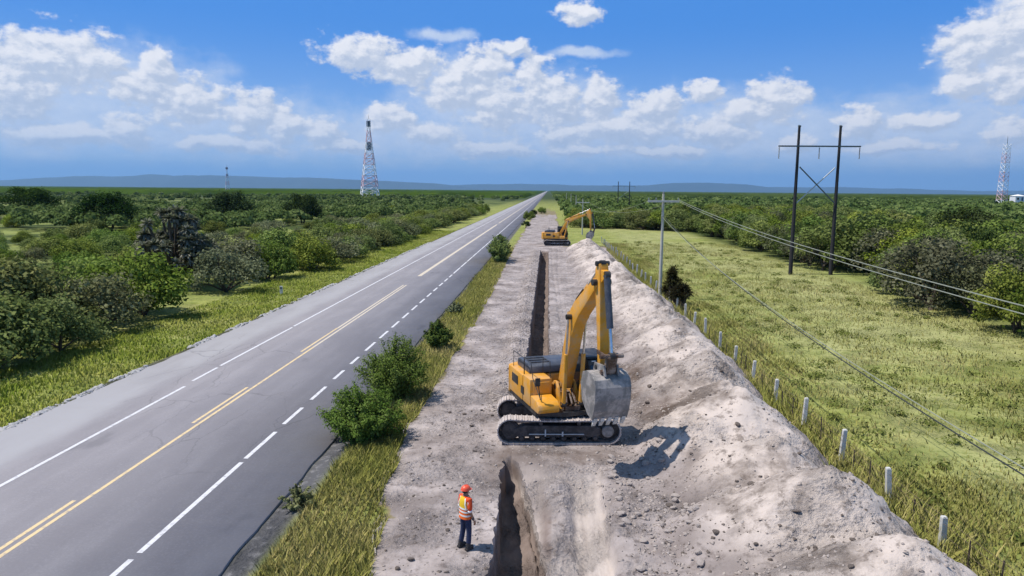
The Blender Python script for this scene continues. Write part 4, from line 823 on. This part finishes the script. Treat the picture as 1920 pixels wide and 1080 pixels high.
MB().box(-3.2, 3.2, -3, 3, 0, 8.6).build('wall', M['wall'], hut); MB().add([(-3.5, -3.3, 8.6), (3.5, -3.3, 8.6), (3.5, 3.3, 8.6), (-3.5, 3.3, 8.6), (0, 0, 9.7)], [(3, 2, 1, 0), (0, 1, 4), (1, 2, 4), (2, 3, 4), (3, 0, 4)]).build('roof', M['wall'], hut)
MB().box(-2.2, -1.0, -3.06, -3.0, 6.2, 7.6).build('window', M['glass'], hut); MB().box(.6, 1.6, -3.06, -3.0, 5.4, 7.8).build('door', M['towd'], hut)
dp = empty('marker_post', (-24.9, 65.3, hz(-24.9, 65.3))); tag(dp, 'short white marker post alone on the left grass verge', 'marker post')
MB().box(-.13, .13, -.07, .07, -.2, .82).build('post', M['concrete'], dp, .02); MB().box(-.10, .10, -.085, -.073, .56, .72).build('reflector', M['armd'], dp)

# ------------------------------------------------------------------ excavators
def poly_offset(cl, hw):
    up, dn = [], []
    for i, (x, z) in enumerate(cl):
        a = cl[max(0, i-1)]; b_ = cl[min(len(cl)-1, i+1)]; d = Vector((b_[0]-a[0], b_[1]-a[1])).normalized(); n = Vector((-d.y, d.x))
        up.append((x+n.x*hw[i][0], z+n.y*hw[i][0])); dn.append((x-n.x*hw[i][1], z-n.y*hw[i][1]))
    return up+dn[::-1]
def excavator(label, loc, track_rz, heading, pose, detail=True):
    root = empty('excavator', loc); tag(root, label, 'excavator', 'excavators on the dig'); del root['group']
    U = Matrix.Rotation(track_rz, 4, 'Z'); Hm = Matrix.Translation((.2, 0, 0)) @ Matrix.Rotation(heading, 4, 'Z')
    L2, rz_, wq = 1.86, .47, .30
    for sy in (-1.3, 1.3):
        # shoes
        tk = empty('track', (0, 0, 0)); tk.parent = root
        per = 4*L2+2*pi*rz_; N = 48; mb = MB(U)
        for i in range(N):
            s = per*i/N
            if s < 2*L2: c_ = (-L2+s, 2*rz_); th = 0
            elif s < 2*L2+pi*rz_: a = (s-2*L2)/rz_; c_ = (L2+rz_*sin(a), rz_+rz_*cos(a)); th = a
            elif s < 4*L2+pi*rz_: c_ = (L2-(s-2*L2-pi*rz_), 0); th = pi
            else: a = (s-4*L2-pi*rz_)/rz_; c_ = (-L2-rz_*sin(a), rz_-rz_*cos(a)); th = pi+a
            sag = -.05*(1-(c_[0]/L2)**2) if th == 0 else 0
            T = U @ Matrix.Translation((c_[0], sy, c_[1]+.05+sag)) @ Matrix.Rotation(th, 4, 'Y'); m2 = MB(T); pz = per/N*.47
            m2.box(-pz, pz, -wq, wq, -.022, .022); m2.box(-pz*.15, pz*.15, -wq, wq, .022, .055); m2.mi = 1; m2.box(-pz*1.05, pz*1.05, -.10, .10, -.11, -.022)
            b0 = len(mb.v); mb.v += m2.v; mb.f += [tuple(b0+q for q in f) for f in m2.f]; mb.m += m2.m
        mb.build('track_chain', [M['shoe'], M['tframe']], tk)
        mb = MB(U); mb.prism([(-1.75, .36), (-1.6, .30), (1.45, .30), (1.6, .40), (1.6, .66), (1.3, .74), (-1.3, .74), (-1.75, .62)], sy-.20, sy+.20); mb.build('track_frame', M['tframe'], tk, .03)
        fy = sy-.21
        MB(U).box(-1.15, .95, fy-.03, fy, .40, .43).box(-.55, -.5, fy-.04, fy, .34, .6).box(.1, .16, fy-.04, fy, .34, .52).build('track_guard', M['brace'], tk)
        for q in range(8):
            x = -1.42+q*.40; MB(U).tube([(x, sy-.24, .24), (x, sy-.13, .24), (x, sy+.13, .24), (x, sy+.24, .24)], [.07, .13, .13, .07], 12).build('roller', M['tframe'], tk, smooth=50)
        for x in (-.7, .75): MB(U).tube([(x, sy-.2, .82), (x, sy+.2, .82)], .075, 10).build('carrier_roller', M['tframe'], tk, smooth=50)
        MB(U).tube([(-L2, sy-.17, rz_+.05), (-L2, sy-.12, rz_+.05), (-L2, sy+.12, rz_+.05), (-L2, sy+.17, rz_+.05)], [.30, .36, .36, .30], 20).build('idler', M['tframe'], tk, smooth=40)
        sp_ = MB(U); T0 = U @ Matrix.Translation((L2, sy, rz_+.05))
        prof = []
        for q in range(42): a = 2*pi*q/42; prof.append((cos(a)*(.40 if q % 2 else .35), sin(a)*(.40 if q % 2 else .35)))
        m2 = MB(T0); m2.prism(prof, -.06, .06); m2.build('sprocket', M['tframe'], tk)
        MB(U).tube([(L2, sy-.235, rz_+.05), (L2, sy-.20, rz_+.05), (L2, sy+.2, rz_+.05)], [.2, .235, .235], 18).build('drive_hub', M['bucket'], tk, smooth=40)
    cb_ = MB(U); cb_.box(-.8, .8, -1.15, 1.15, .45, .82); cb_.tube([(0, 0, .82), (0, 0, 1.06)], .62, 24)
    for sx_ in (-1, 1):
        for sy in (-1, 1): cb_.add([(sx_*.5, sy*.7, .45), (sx_*1.3, sy*1.12, .38), (sx_*1.3, sy*1.12, .66), (sx_*.5, sy*.7, .8), (sx_*.15, sy*.9, .45), (sx_*.75, sy*1.15, .38), (sx_*.75, sy*1.15, .66), (sx_*.15, sy*.9, .8)], [(0, 1, 2, 3), (4, 7, 6, 5), (0, 4, 5, 1), (3, 2, 6, 7), (1, 5, 6, 2), (0, 3, 7, 4)])
    cb_.build('undercarriage', M['tframe'], root, .02)
    Y_, K_ = M['yellow'], M['black']
    # house
    MB(Hm).plan([(-2.5, -1.42), (1.0, -1.42), (1.35, -.5), (1.35, .45), (1.55, .55), (1.55, 1.42), (-2.5, 1.42)], 1.06, 1.24).build('deck', K_, root, .02)
    cw = [(-2.3, -1.48), (-2.3, 1.48)]+[(-2.3-.62*cos(a)**.7 if abs(a) < 1.56 else -2.3, 1.48*sin(a)) for a in [1.5-(3.0*i/14) for i in range(15)]]
    MB(Hm).plan(cw, 1.12, 2.30).build('counterweight', Y_, root, .09, 40, 3)
    MB(Hm).box(-2.28, -.55, -1.47, -.62, 1.26, 2.30).box(-2.28, -.9, .62, 1.47, 1.26, 2.30).box(-2.28, -.62, -.62, .62, 1.26, 2.26).build('body_panel', Y_, root, .05, 40)
    MB(Hm).prism([(-2.25, 2.31), (-.62, 2.31), (-.70, 2.58), (-.9, 2.66), (-2.05, 2.66), (-2.2, 2.58)], -1.15, 1.2).build('engine_hood', M['hood'], root, .05, 40)
    for i in range(3): MB(Hm).box(-1.9+i*.38, -1.68+i*.38, -.95, -.15, 2.665, 2.69).build('hood_vent', K_, root)
    MB(Hm).tube([(-1.75, .75, 2.64), (-1.75, .75, 2.98), (-1.82, .75, 3.06)], [.07, .07, .06], 10).build('exhaust_pipe', M['rust'], root, smooth=50)
    # fuel tank, orange door panel, step box on the right front
    MB(Hm).box(-.53, .38, -1.46, -.55, 1.26, 2.34).build('fuel_tank', Y_, root, .06, 40)
    MB(Hm).box(.385, .43, -1.34, -.66, 1.70, 2.22).build('tank_door', Y_, root, .03, 40)
    MB(Hm).prism([(.44, 1.25), (1.32, 1.25), (1.42, 1.38), (1.36, 1.56), (1.15, 1.70), (.44, 1.74)], -1.46, -.60).build('tool_box', Y_, root, .05, 40)
    MB(Hm).box(-.7, -.35, -1.485, -1.46, 1.55, 1.85).build('side_vent', K_, root); MB(Hm).box(-1.9, -1.1, -1.485, -1.47, 1.75, 2.1).build('side_grille', K_, root)
    for pl in ([(-.5, -1.40, 2.34), (-.5, -1.40, 2.98), (.3, -1.40, 2.98), (.42, -1.36, 2.4), (1.2, -1.30, 1.75)], [(-2.1, -1.35, 2.3), (-2.1, -1.35, 2.95), (-.7, -1.35, 2.95), (-.7, -1.35, 2.3)], [(-.5, -.62, 2.34), (-.5, -.62, 2.98), (.3, -.62, 2.98), (.36, -.62, 2.34)]): MB(Hm).tube(pl, .016, 6).build('handrail', K_, root, smooth=50)
    # centre bay, boom mount
    for sy in (-1, 1): MB(Hm).prism([(-.45, 1.24), (.95, 1.24), (.62, 2.02), (.42, 2.22), (.2, 2.2), (-.45, 1.75)], sy*.36-.05, sy*.36+.05).build('boom_bracket', Y_, root, .02)
    hb = MB(Hm); hb.box(-.5, .2, -.28, .28, 1.25, 1.7); hb.tube([(.9, -.25, 1.3), (1.1, -.2, 1.5), (.7, -.1, 1.9)], .045, 6); hb.tube([(.95, .1, 1.3), (1.15, .15, 1.55), (.7, .12, 1.95)], .045, 6); hb.tube([(1.0, -.05, 1.3), (1.2, 0, 1.45), (.8, .02, 1.8)], .04, 6); hb.box(.95, 1.25, -.3, .3, 1.25, 1.42); hb.build('swivel_block', M['rust'], root)
    # cab
    cabp = [(-.25, 1.25), (1.52, 1.25), (1.62, 1.85), (1.30, 3.10), (1.12, 3.21), (-.22, 3.21)]
    cb2 = MB(Hm); cb2.prism(cabp, .56, 1.46); cab = cb2.build('cab', K_, root, .06, 40)
    MB(Hm).prism([(-.28, 3.22), (1.18, 3.22), (1.14, 3.29), (-.2, 3.31)], .54, 1.48).build('cab_roof', M['black'], cab, .02)
    MB(Hm).add([(1.565, .63, 1.36), (1.565, 1.39, 1.36), (1.637, 1.39, 1.87), (1.637, .63, 1.87), (1.352, .63, 3.0), (1.352, 1.39, 3.0)], [(0, 1, 2, 3), (3, 2, 5, 4)]).build('windscreen', M['glass'], cab)
    MB(Hm).prism([(.0, 1.75), (1.42, 1.75), (1.46, 1.88), (1.20, 2.86), (.0, 2.86)], .545, .557).build('side_window', M['glass'], cab); MB(Hm).prism([(.0, 1.75), (1.42, 1.75), (1.46, 1.88), (1.20, 2.86), (.0, 2.86)], 1.463, 1.475).build('side_window', M['glass'], cab)
    MB(Hm).box(1.16, 1.26, .72, .90, 3.02, 3.15).build('work_lamp', M['white'], cab, .02)
    MB(Hm).prism([(1.35, 1.1), (1.62, 1.1), (1.66, 1.34), (1.35, 1.34)], .52, 1.44).build('front_step', Y_, root, .02)
    MB(Hm).tube([(1.15, -1.3, 1.75), (1.25, -1.42, 2.35)], .02, 5).build('mirror_arm', K_, root); MB(Hm).box(1.2, 1.24, -1.54, -1.34, 2.3, 2.62).build('mirror', K_, root, .02)
    # boom
    ft, bd, tp, s1, s2 = (Vector(q) for q in (pose['foot'], pose['bend'], pose['tip'], pose['st_top'], pose['st_bot']))
    bow = Vector((-(bd-ft).y, (bd-ft).x)).normalized(); m1 = ft.lerp(bd, .5); m2_ = bd.lerp(tp, .5)
    q1 = bd+(ft-bd).normalized()*.55; q2 = bd+(tp-bd).normalized()*.55; qb = q1.lerp(q2, .5).lerp(bd, .45)
    prof = poly_offset([tuple(ft), tuple(m1), tuple(q1), tuple(qb), tuple(q2), tuple(m2_), tuple(tp)], [(.18, .18), (.26, .29), (.29, .33), (.33, .35), (.31, .32), (.26, .27), (.17, .17)])
    bo = MB(Hm); bo.prism(prof, -.235, .235); boom = bo.build('boom', Y_, root, .035, 40)
    MB(Hm).tube([(ft.x, -.42, ft.y), (ft.x, .42, ft.y)], .12, 14).build('boom_pin', K_, boom); MB(Hm).tube([(tp.x, -.34, tp.y), (tp.x, .34, tp.y)], .11, 14).build('boom_pin', K_, boom)
    MB(Hm).tube([(qb.x-.05, -.44, qb.y), (qb.x-.05, .44, qb.y)], .10, 14).build('boom_pin', M['white'] if False else K_, boom)
    for sy in (-.12, .06, .16): # hoses over the boom
        off = [(q.x+bow.x*.42, sy, q.y+bow.y*.42) for q in (m1, q1)]+[(q.x-(tp-bd).normalized().y*.42, sy, q.y+(tp-bd).normalized().x*.42) for q in (q2, m2_)]
        MB(Hm).tube([(ft.x-.1, sy, ft.y+.3)]+off, .025, 5).build('hose', K_, boom, smooth=60)
    def cyl(a, b_, y, r, name='hydraulic_cylinder', fr=.58, m=None, par=None):
        a = Vector(a); b_ = Vector(b_); mm_ = a.lerp(b_, fr); P3 = lambda q: (q.x, y, q.y)
        c_ = MB(Hm).tube([P3(a), P3(a.lerp(b_, .04)), P3(mm_)], [r*1.15, r, r], 14).build(name, m or Y_, par or root, smooth=50)
        MB(Hm).tube([P3(mm_), P3(b_)], r*.52, 10).build('piston_rod', M['chrome'], c_, smooth=60)
        for q, rr in ((a, r*1.25), (b_, r*1.15)): MB(Hm).tube([(q.x, y-.09, q.y), (q.x, y+.09, q.y)], rr, 12).build('end_eye', K_, c_, smooth=50)
        return c_
    for sy in (-.35, .35): cyl((1.12, 1.48), (qb.x-.05, qb.y), sy, .085)
    a0 = m1.lerp(bd, .85)+bow*.50
    cyl(tuple(a0), (s1.x, s1.y), 0, .10, m=Y_)
    MB(Hm).prism([(a0.x-.2, a0.y-.25), (a0.x+.25, a0.y-.1), (a0.x+.06, a0.y+.1), (a0.x-.08, a0.y+.08)], -.14, .14).build('cylinder_lug', Y_, boom)
    # stick: hung at the boom tip, bulging where the pin goes through
    dd = (s2-s1).normalized(); nn = Vector((-dd.y, dd.x)); pj = s1+dd*((tp-s1).dot(dd)); side = 1 if (tp-pj).dot(nn) > 0 else -1
    off = abs((tp-pj).dot(nn))+.17
    A = [s1, pj-dd*.45, pj+dd*.15, pj+dd*.9, s2]; wi = [.10, off*.8, off*.95, .19, .11]; wo_ = [.10, .13, .16, .15, .11]
    prf = [(p_.x+nn.x*side*w_, p_.y+nn.y*side*w_) for p_, w_ in zip(A, wi)]+[(p_.x-nn.x*side*w_, p_.y-nn.y*side*w_) for p_, w_ in list(zip(A, wo_))[::-1]]
    stk = MB(Hm).prism(prf, -.175, .175).build('stick', Y_, root, .03, 40)
    MB(Hm).tube([(s1.x, -.24, s1.y), (s1.x, .24, s1.y)], .09, 12).build('stick_pin', K_, stk); MB(Hm).tube([(s2.x, -.3, s2.y), (s2.x, .3, s2.y)], .09, 12).build('stick_pin', K_, stk)
    fwd = -nn*side                                     # away from the machine
    k1 = s2-dd*.55+fwd*.05; k2 = s2-dd*.45+fwd*.68; k3 = s2+fwd*.50+dd*.10
    ca = pj-dd*.25+fwd*.36; cyl(tuple(ca), tuple(k2), 0, .115, m=M['hood'], fr=.66)
    MB(Hm).prism([(ca.x-fwd.x*.3-dd.x*.2, ca.y-fwd.y*.3-dd.y*.2), (ca.x+dd.x*-.12, ca.y+dd.y*-.12), (ca.x+dd.x*.12, ca.y+dd.y*.12), (ca.x-fwd.x*.3+dd.x*.3, ca.y-fwd.y*.3+dd.y*.3)], -.12, .12).build('cylinder_lug', Y_, stk)
    def bar(a, b_, y, w_, t_): d = (b_-a).normalized(); n = Vector((-d.y, d.x))*w_; return [(a.x+n.x, a.y+n.y), (b_.x+n.x, b_.y+n.y), (b_.x-n.x, b_.y-n.y), (a.x-n.x, a.y-n.y)]
    for sy in (-1, 1): MB(Hm).prism(bar(k1, k2, 0, .07, 0), sy*.24-.03, sy*.24+.03).build('link_arm', M['rust'], root, .01)
    lk = MB(Hm).prism(bar(k2, k3, 0, .12, 0), -.17, .17); lk.tube([(k2.x, -.42, k2.y), (k2.x, .42, k2.y)], .075, 10); lk.tube([(k3.x, -.34, k3.y), (k3.x, .34, k3.y)], .09, 10); lk.build('bucket_link', M['rust'], root, .01)
    # bucket: real shell, open towards the machine
    br = pose.get('bucket_rot', 0.0); cB = lambda x, z: (s2.x+x*cos(br)-z*sin(br), s2.y+x*sin(br)+z*cos(br))
    out = [(-.24, -.18), (.10, -.06), (.50, -.10), (.76, -.26), (.86, -.52), (.84, -.95), (.74, -1.35), (.60, -1.66)]; t_ = .05
    inn = []
    for i, (x, z) in enumerate(out):
        a = out[max(0, i-1)]; b_ = out[min(len(out)-1, i+1)]; d = Vector((b_[0]-a[0], b_[1]-a[1])).normalized(); n = Vector((d.y, -d.x)); inn.append((x+n.x*t_, z+n.y*t_))
    bw = .62; bk = MB(Hm); no = len(out); vs = []
    for y_ in (-bw, bw): vs += [(cB(x, z)[0], y_, cB(x, z)[1]) for x, z in out]+[(cB(x, z)[0], y_, cB(x, z)[1]) for x, z in inn]
    fs = []
    for i in range(no-1): fs += [(i, i+1, 2*no+i+1, 2*no+i), (no+i, 2*no+no+i, 2*no+no+i+1, no+i+1)]
    fs += [(0, 2*no, 3*no, no), (no-1, 2*no-1, 4*no-1, 3*no-1)]
    bk.add(vs, fs)
    for sy in (-1, 1): bk.prism([cB(x, z) for x, z in out]+[cB(.20, -1.55), cB(-.26, -1.20), cB(-.42, -.60)], sy*(bw+.018)-.02*1, sy*(bw+.018)+.02)
    bucket = bk.build('bucket', M['bucket'], root, .012)
    for sy in (-.24, .24): MB(Hm).prism([cB(-.16, .14), cB(.12, .16), cB(.62, .20), cB(.72, -.16), cB(.30, -.06), cB(-.24, -.14)], sy-.03, sy+.03).build('bucket_ear', M['bucket'], bucket)
    for q in range(5):
        y_ = -.52+q*.26; MB(Hm).prism([cB(.66, -1.60), cB(.60, -1.74), cB(.44, -1.93), cB(.50, -1.64)], y_-.065, y_+.065).build('bucket_tooth', M['concrete'], bucket)
    for zq in (-.75, -1.25): 
        pass
    return root
excavator('large yellow excavator near the worker, straddling the trench with its bucket raised', (.45, 27.75, .0), R(4), R(-70), dict(foot=(.34, 2.0), bend=(1.45, 5.0), tip=(3.55, 6.5), st_top=(3.60, 7.15), st_bot=(3.90, 3.62)))
excavator('smaller looking distant excavator side on at the far end of the trench', (1.65, 126.5, .0), R(2), R(-9), dict(foot=(.34, 2.0), bend=(1.8, 4.4), tip=(4.9, 5.5), st_top=(5.6, 6.5), st_bot=(5.75, 2.6), bucket_rot=-.5))

# ------------------------------------------------------------------ worker
M['skin'] = simple('skin', (0.30, 0.16, 0.10), 0.6); M['jeans'] = simple('dark_blue_jeans', (0.018, 0.028, 0.075), 0.9); M['shirt'] = simple('orange_shirt', (0.72, 0.075, 0.015), 0.85)
M['helmet'] = simple('red_orange_helmet', (0.80, 0.10, 0.045), 0.35); M['boot'] = simple('boot_leather', (0.03, 0.028, 0.03), 0.7); M['toe'] = simple('pale_toe_cap', (0.5, 0.5, 0.5), 0.6)
M['cuff'] = simple('white_cuff', (0.75, 0.75, 0.8), 0.7); M['glove'] = simple('grey_glove', (0.10, 0.08, 0.08), 0.8); M['hair'] = simple('dark_hair', (0.012, 0.009, 0.008), 0.7); M['tape'] = simple('reflective_tape', (0.78, 0.78, 0.72), 0.4)
def skin(name, V, E, Rd, m, parent, root=0, lv=2):
    me = bpy.data.meshes.new(name); me.from_pydata(V, E, []); o = bpy.data.objects.new(name, me); COL.objects.link(o)
    sk = o.modifiers.new('s', 'SKIN'); sk.use_smooth_shade = True
    for i, v in enumerate(me.skin_vertices[0].data): r = Rd[i]; v.radius = r if hasattr(r, '__len__') else (r, r); v.use_root = (i == root)
    sb = o.modifiers.new('b', 'SUBSURF'); sb.levels = lv; sb.render_levels = lv
    dg = bpy.context.evaluated_depsgraph_get(); m2 = bpy.data.meshes.new_from_object(o.evaluated_get(dg)); o.modifiers.clear(); o.data = m2; m2.name = name
    m2.materials.clear(); m2.materials.append(m); o.parent = parent; return o
px_, py_ = -2.06, 17.95
per_ = empty('person', (px_, py_, hz(px_, py_)+.0), R(-48)); tag(per_, 'worker in orange and yellow vest and red helmet watching beside the near trench', 'person')
# local: facing +y, right hand +x
Vb = [(0, 0, .95), (0, -.005, 1.12), (0, 0, 1.30), (0, -.01, 1.43), (0, .0, 1.52), (0, .012, 1.60), (0, .012, 1.70),
      (.17, -.01, 1.41), (.235, -.035, 1.14), (.245, .06, .91), (.245, .085, .84), (-.17, -.01, 1.41), (-.235, -.02, 1.14), (-.235, .06, .91), (-.235, .08, .84),
      (.09, 0, .90), (.11, .03, .50), (.12, .0, .09), (.13, .13, .045), (-.09, 0, .90), (-.12, .0, .50), (-.15, -.06, .09), (-.17, .06, .045)]
Eb = [(0, 1), (1, 2), (2, 3), (3, 4), (4, 5), (5, 6), (3, 7), (7, 8), (8, 9), (9, 10), (3, 11), (11, 12), (12, 13), (13, 14), (0, 15), (15, 16), (16, 17), (17, 18), (0, 19), (19, 20), (20, 21), (21, 22)]
Rb = [(.15, .11), (.14, .10), (.16, .11), (.12, .09), .052, (.075, .092), (.06, .075), .055, .042, .028, .02, .055, .042, .028, .02, .085, .055, .04, .03, .085, .055, .04, .03]
nb_ = len(Vb)
for sx_, hi in ((1, 10), (-1, 14)):
    hb_ = Vb[hi]; pal = len(Vb); Vb.append((hb_[0], hb_[1]+.03, hb_[2]-.05)); Eb.append((hi, pal)); Rb.append((.018, .034))
    for f, (dy, ln) in enumerate(((.028, .075), (.010, .082), (-.008, .077), (-.025, .062))):
        a = len(Vb); Vb += [(hb_[0]-.002*sx_, hb_[1]+.03+dy, hb_[2]-.085), (hb_[0]-.014*sx_, hb_[1]+.038+dy, hb_[2]-.085-ln*.55), (hb_[0]-.034*sx_, hb_[1]+.042+dy, hb_[2]-.085-ln*.9)]; Eb += [(pal, a), (a, a+1), (a+1, a+2)]; Rb += [.010, .009, .007]
    a = len(Vb); Vb += [(hb_[0]-.012*sx_, hb_[1]+.068, hb_[2]-.05), (hb_[0]-.02*sx_, hb_[1]+.082, hb_[2]-.085)]; Eb += [(pal, a), (a, a+1)]; Rb += [.010, .008]
a = len(Vb); Vb += [(0, .105, 1.60)]; Eb += [(5, a)]; Rb += [.014]
body = skin('body', Vb, Eb, Rb, M['skin'], per_)
fc_ = MB(); 
for sx_ in (-1, 1): MB().tube([(sx_*.083, .0, 1.63), (sx_*.098, -.008, 1.61), (sx_*.083, .0, 1.57)], [.012, .02, .01], 8).build('ear', M['skin'], per_, smooth=60); MB().tube([(sx_*.032, .092, 1.628), (sx_*.032, .104, 1.628)], [.013, .010], 8).build('eye', M['hair'], per_)
MB().tube([(-.026, .098, 1.553), (0, .108, 1.55), (.026, .098, 1.553)], .006, 6).build('mouth', M['rust'], per_)
skin('hair', [(0, -.02, 1.55), (0, -.028, 1.60), (0, -.01, 1.68)], [(0, 1), (1, 2)], [(.07, .07), (.085, .088), (.07, .075)], M['hair'], per_)
skin('trousers', [(0, 0, .97), (.09, 0, .88), (.11, .03, .50), (.12, .0, .10), (-.09, 0, .88), (-.12, .0, .50), (-.15, -.06, .10), (0, 0, 1.03)], [(0, 1), (1, 2), (2, 3), (0, 4), (4, 5), (5, 6), (0, 7)], [(.165, .125), (.105, .11), .076, .07, (.105, .11), .076, .07, (.165, .125)], M['jeans'], per_)
skin('shirt', [(0, 0, 1.05), (0, 0, 1.30), (0, -.01, 1.44), (.18, -.01, 1.41), (.225, -.025, 1.24), (.236, -.035, 1.14), (-.18, -.01, 1.41), (-.225, -.015, 1.24), (-.235, -.02, 1.14), (0, 0, 1.50)], [(0, 1), (1, 2), (2, 3), (3, 4), (4, 5), (2, 6), (6, 7), (7, 8), (2, 9)], [(.165, .12), (.17, .12), (.14, .10), .078, .072, .068, .078, .072, .068, .065], M['shirt'], per_)
for sx_, (a, b_) in ((1, ((.236, -.035, 1.15), (.244, .05, .93))), (-1, ((-.235, -.02, 1.15), (-.235, .05, .93)))):
    a = Vector(a); b_ = Vector(b_); MB().tube([a, a.lerp(b_, .16)], [.062, .056], 10).build('cuff', M['cuff'], per_, smooth=60)
    MB().tube([b_.lerp(a, .05), b_+Vector((0, .02, -.06))], [.036, .04], 10).build('glove', M['glove'], per_, smooth=60)
# vest: an elliptical shell, yellow above and orange below, with tape bands
mv, kk, bb_ = mat('hi_vis_vest'); tcv = kk.new('ShaderNodeTexCoord').outputs['Object']; sv = kk.new('ShaderNodeSeparateXYZ'); kk.l.new(tcv, sv.inputs[0]); zz_ = kk.math('ADD', sv.outputs[2], kk.math('MULTIPLY', kk.noise(tcv, 12, 3), .02))
cv = kk.mix(kk.mr(zz_, 1.155, 1.165, smooth=False), (0.85, 0.15, 0.015), (0.80, 0.52, 0.02)); kk.put(bb_.inputs['Base Color'], cv); bb_.inputs['Roughness'].default_value = .8
def ring(z, rx, ry, n=28, cy=-.005): return [(rx*cos(2*pi*i/n)*(1-.06*cos(4*pi*i/n)), cy+ry*sin(2*pi*i/n), z) for i in range(n)]
lv_ = [(.88, .215, .160), (1.0, .207, .152), (1.12, .195, .143), (1.25, .198, .143), (1.36, .196, .137), (1.43, .165, .118), (1.475, .105, .09)]
vs = []; [vs.extend(ring(*q)) for q in lv_]; n = 28; vest = MB().add(vs, [(j*n+i, j*n+(i+1) % n, (j+1)*n+(i+1) % n, (j+1)*n+i) for j in range(len(lv_)-1) for i in range(n)]).build('vest', mv, per_, smooth=60)
for z, rx, ry in ((.955, .214, .159), (1.055, .207, .152), (1.14, .2, .148)):
    vs = ring(z, rx, ry)+ring(z+.045, rx-.003, ry-.003); MB().add(vs, [(i, (i+1) % n, n+(i+1) % n, n+i) for i in range(n)]).build('reflective_band', M['tape'], vest, smooth=60)
for sx_ in (-1, 1): MB().tube([(sx_*.16, -.10, 1.16), (sx_*.135, -.12, 1.30), (sx_*.11, -.09, 1.43), (sx_*.10, 0, 1.475), (sx_*.11, .09, 1.42), (sx_*.13, .125, 1.28)], .022, 6).build('reflective_band', M['tape'], vest, smooth=60)
for sx_, ps in ((1, [(.105, -.03, 1.475), (.215, -.075, 1.36), (.212, -.07, 1.22), (.20, -.05, 1.17)]), ): MB().tube(ps, .016, 6).build('vest_trim', M['tape'], vest, smooth=60)
# helmet: dome, brim and ridge
hv = []; n = 24
for j in range(8):
    a = j/7*pi/2; hv += [(.118*cos(a)*cos(2*pi*i/n), .135*cos(a)*sin(2*pi*i/n)+.0, 1.655+.115*sin(a)) for i in range(n)]
hf = [(j*n+i, j*n+(i+1) % n, (j+1)*n+(i+1) % n, (j+1)*n+i) for j in range(7) for i in range(n)]
hel = MB().add(hv, hf).build('helmet', M['helmet'], per_, smooth=70)
br_ = [(.116*cos(2*pi*i/n), .133*sin(2*pi*i/n), 1.66) for i in range(n)]+[(.125*cos(2*pi*i/n), .142*sin(2*pi*i/n)+(.035 if sin(2*pi*i/n) > .3 else 0), 1.645) for i in range(n)]
MB().add(br_, [(i, (i+1) % n, n+(i+1) % n, n+i) for i in range(n)]).build('brim', M['helmet'], hel, smooth=60)
MB().tube([(0, -.11, 1.70), (0, -.07, 1.755), (0, 0, 1.778), (0, .07, 1.755), (0, .11, 1.70)], .012, 6).build('ridge', M['helmet'], hel, smooth=60)
for sx_, (x, y) in ((1, (.12, .0)), (-1, (-.15, -.06))):
    bt = MB().tube([(x, y, .20), (x, y, .10)], [.062, .066], 12); bt.box(x-.05, x+.05, y-.09, y+.13, .0, .045); bt.tube([(x, y-.06, .06), (x, y+.02, .075), (x, y+.12, .06), (x, y+.19, .045)], [.05, .06, .05, .038], 10)
    bt.build('boot', M['boot'], per_, smooth=60)
    MB().tube([(x, y+.14, .056), (x, y+.21, .045)], [.052, .035], 10).build('toe_cap', M['toe'], per_, smooth=60)

# ------------------------------------------------------------------ air
hzb = MB().box(-31500, 31500, -1500, 32500, -4.2, 1100).build('haze', bpy.data.materials.new('air')); tag(hzb, kind='stuff')
mh = hzb.data.materials[0]; mh.use_nodes = True; k = NT(mh.node_tree); k.n.clear()
pv = k.new('ShaderNodeVolumePrincipled'); pv.inputs['Color'].default_value = (0.34, 0.64, 1.0, 1); pv.inputs['Density'].default_value = 3.6e-5; pv.inputs['Anisotropy'].default_value = 0.2
k.l.new(pv.outputs[0], k.new('ShaderNodeOutputMaterial').inputs['Volume'])
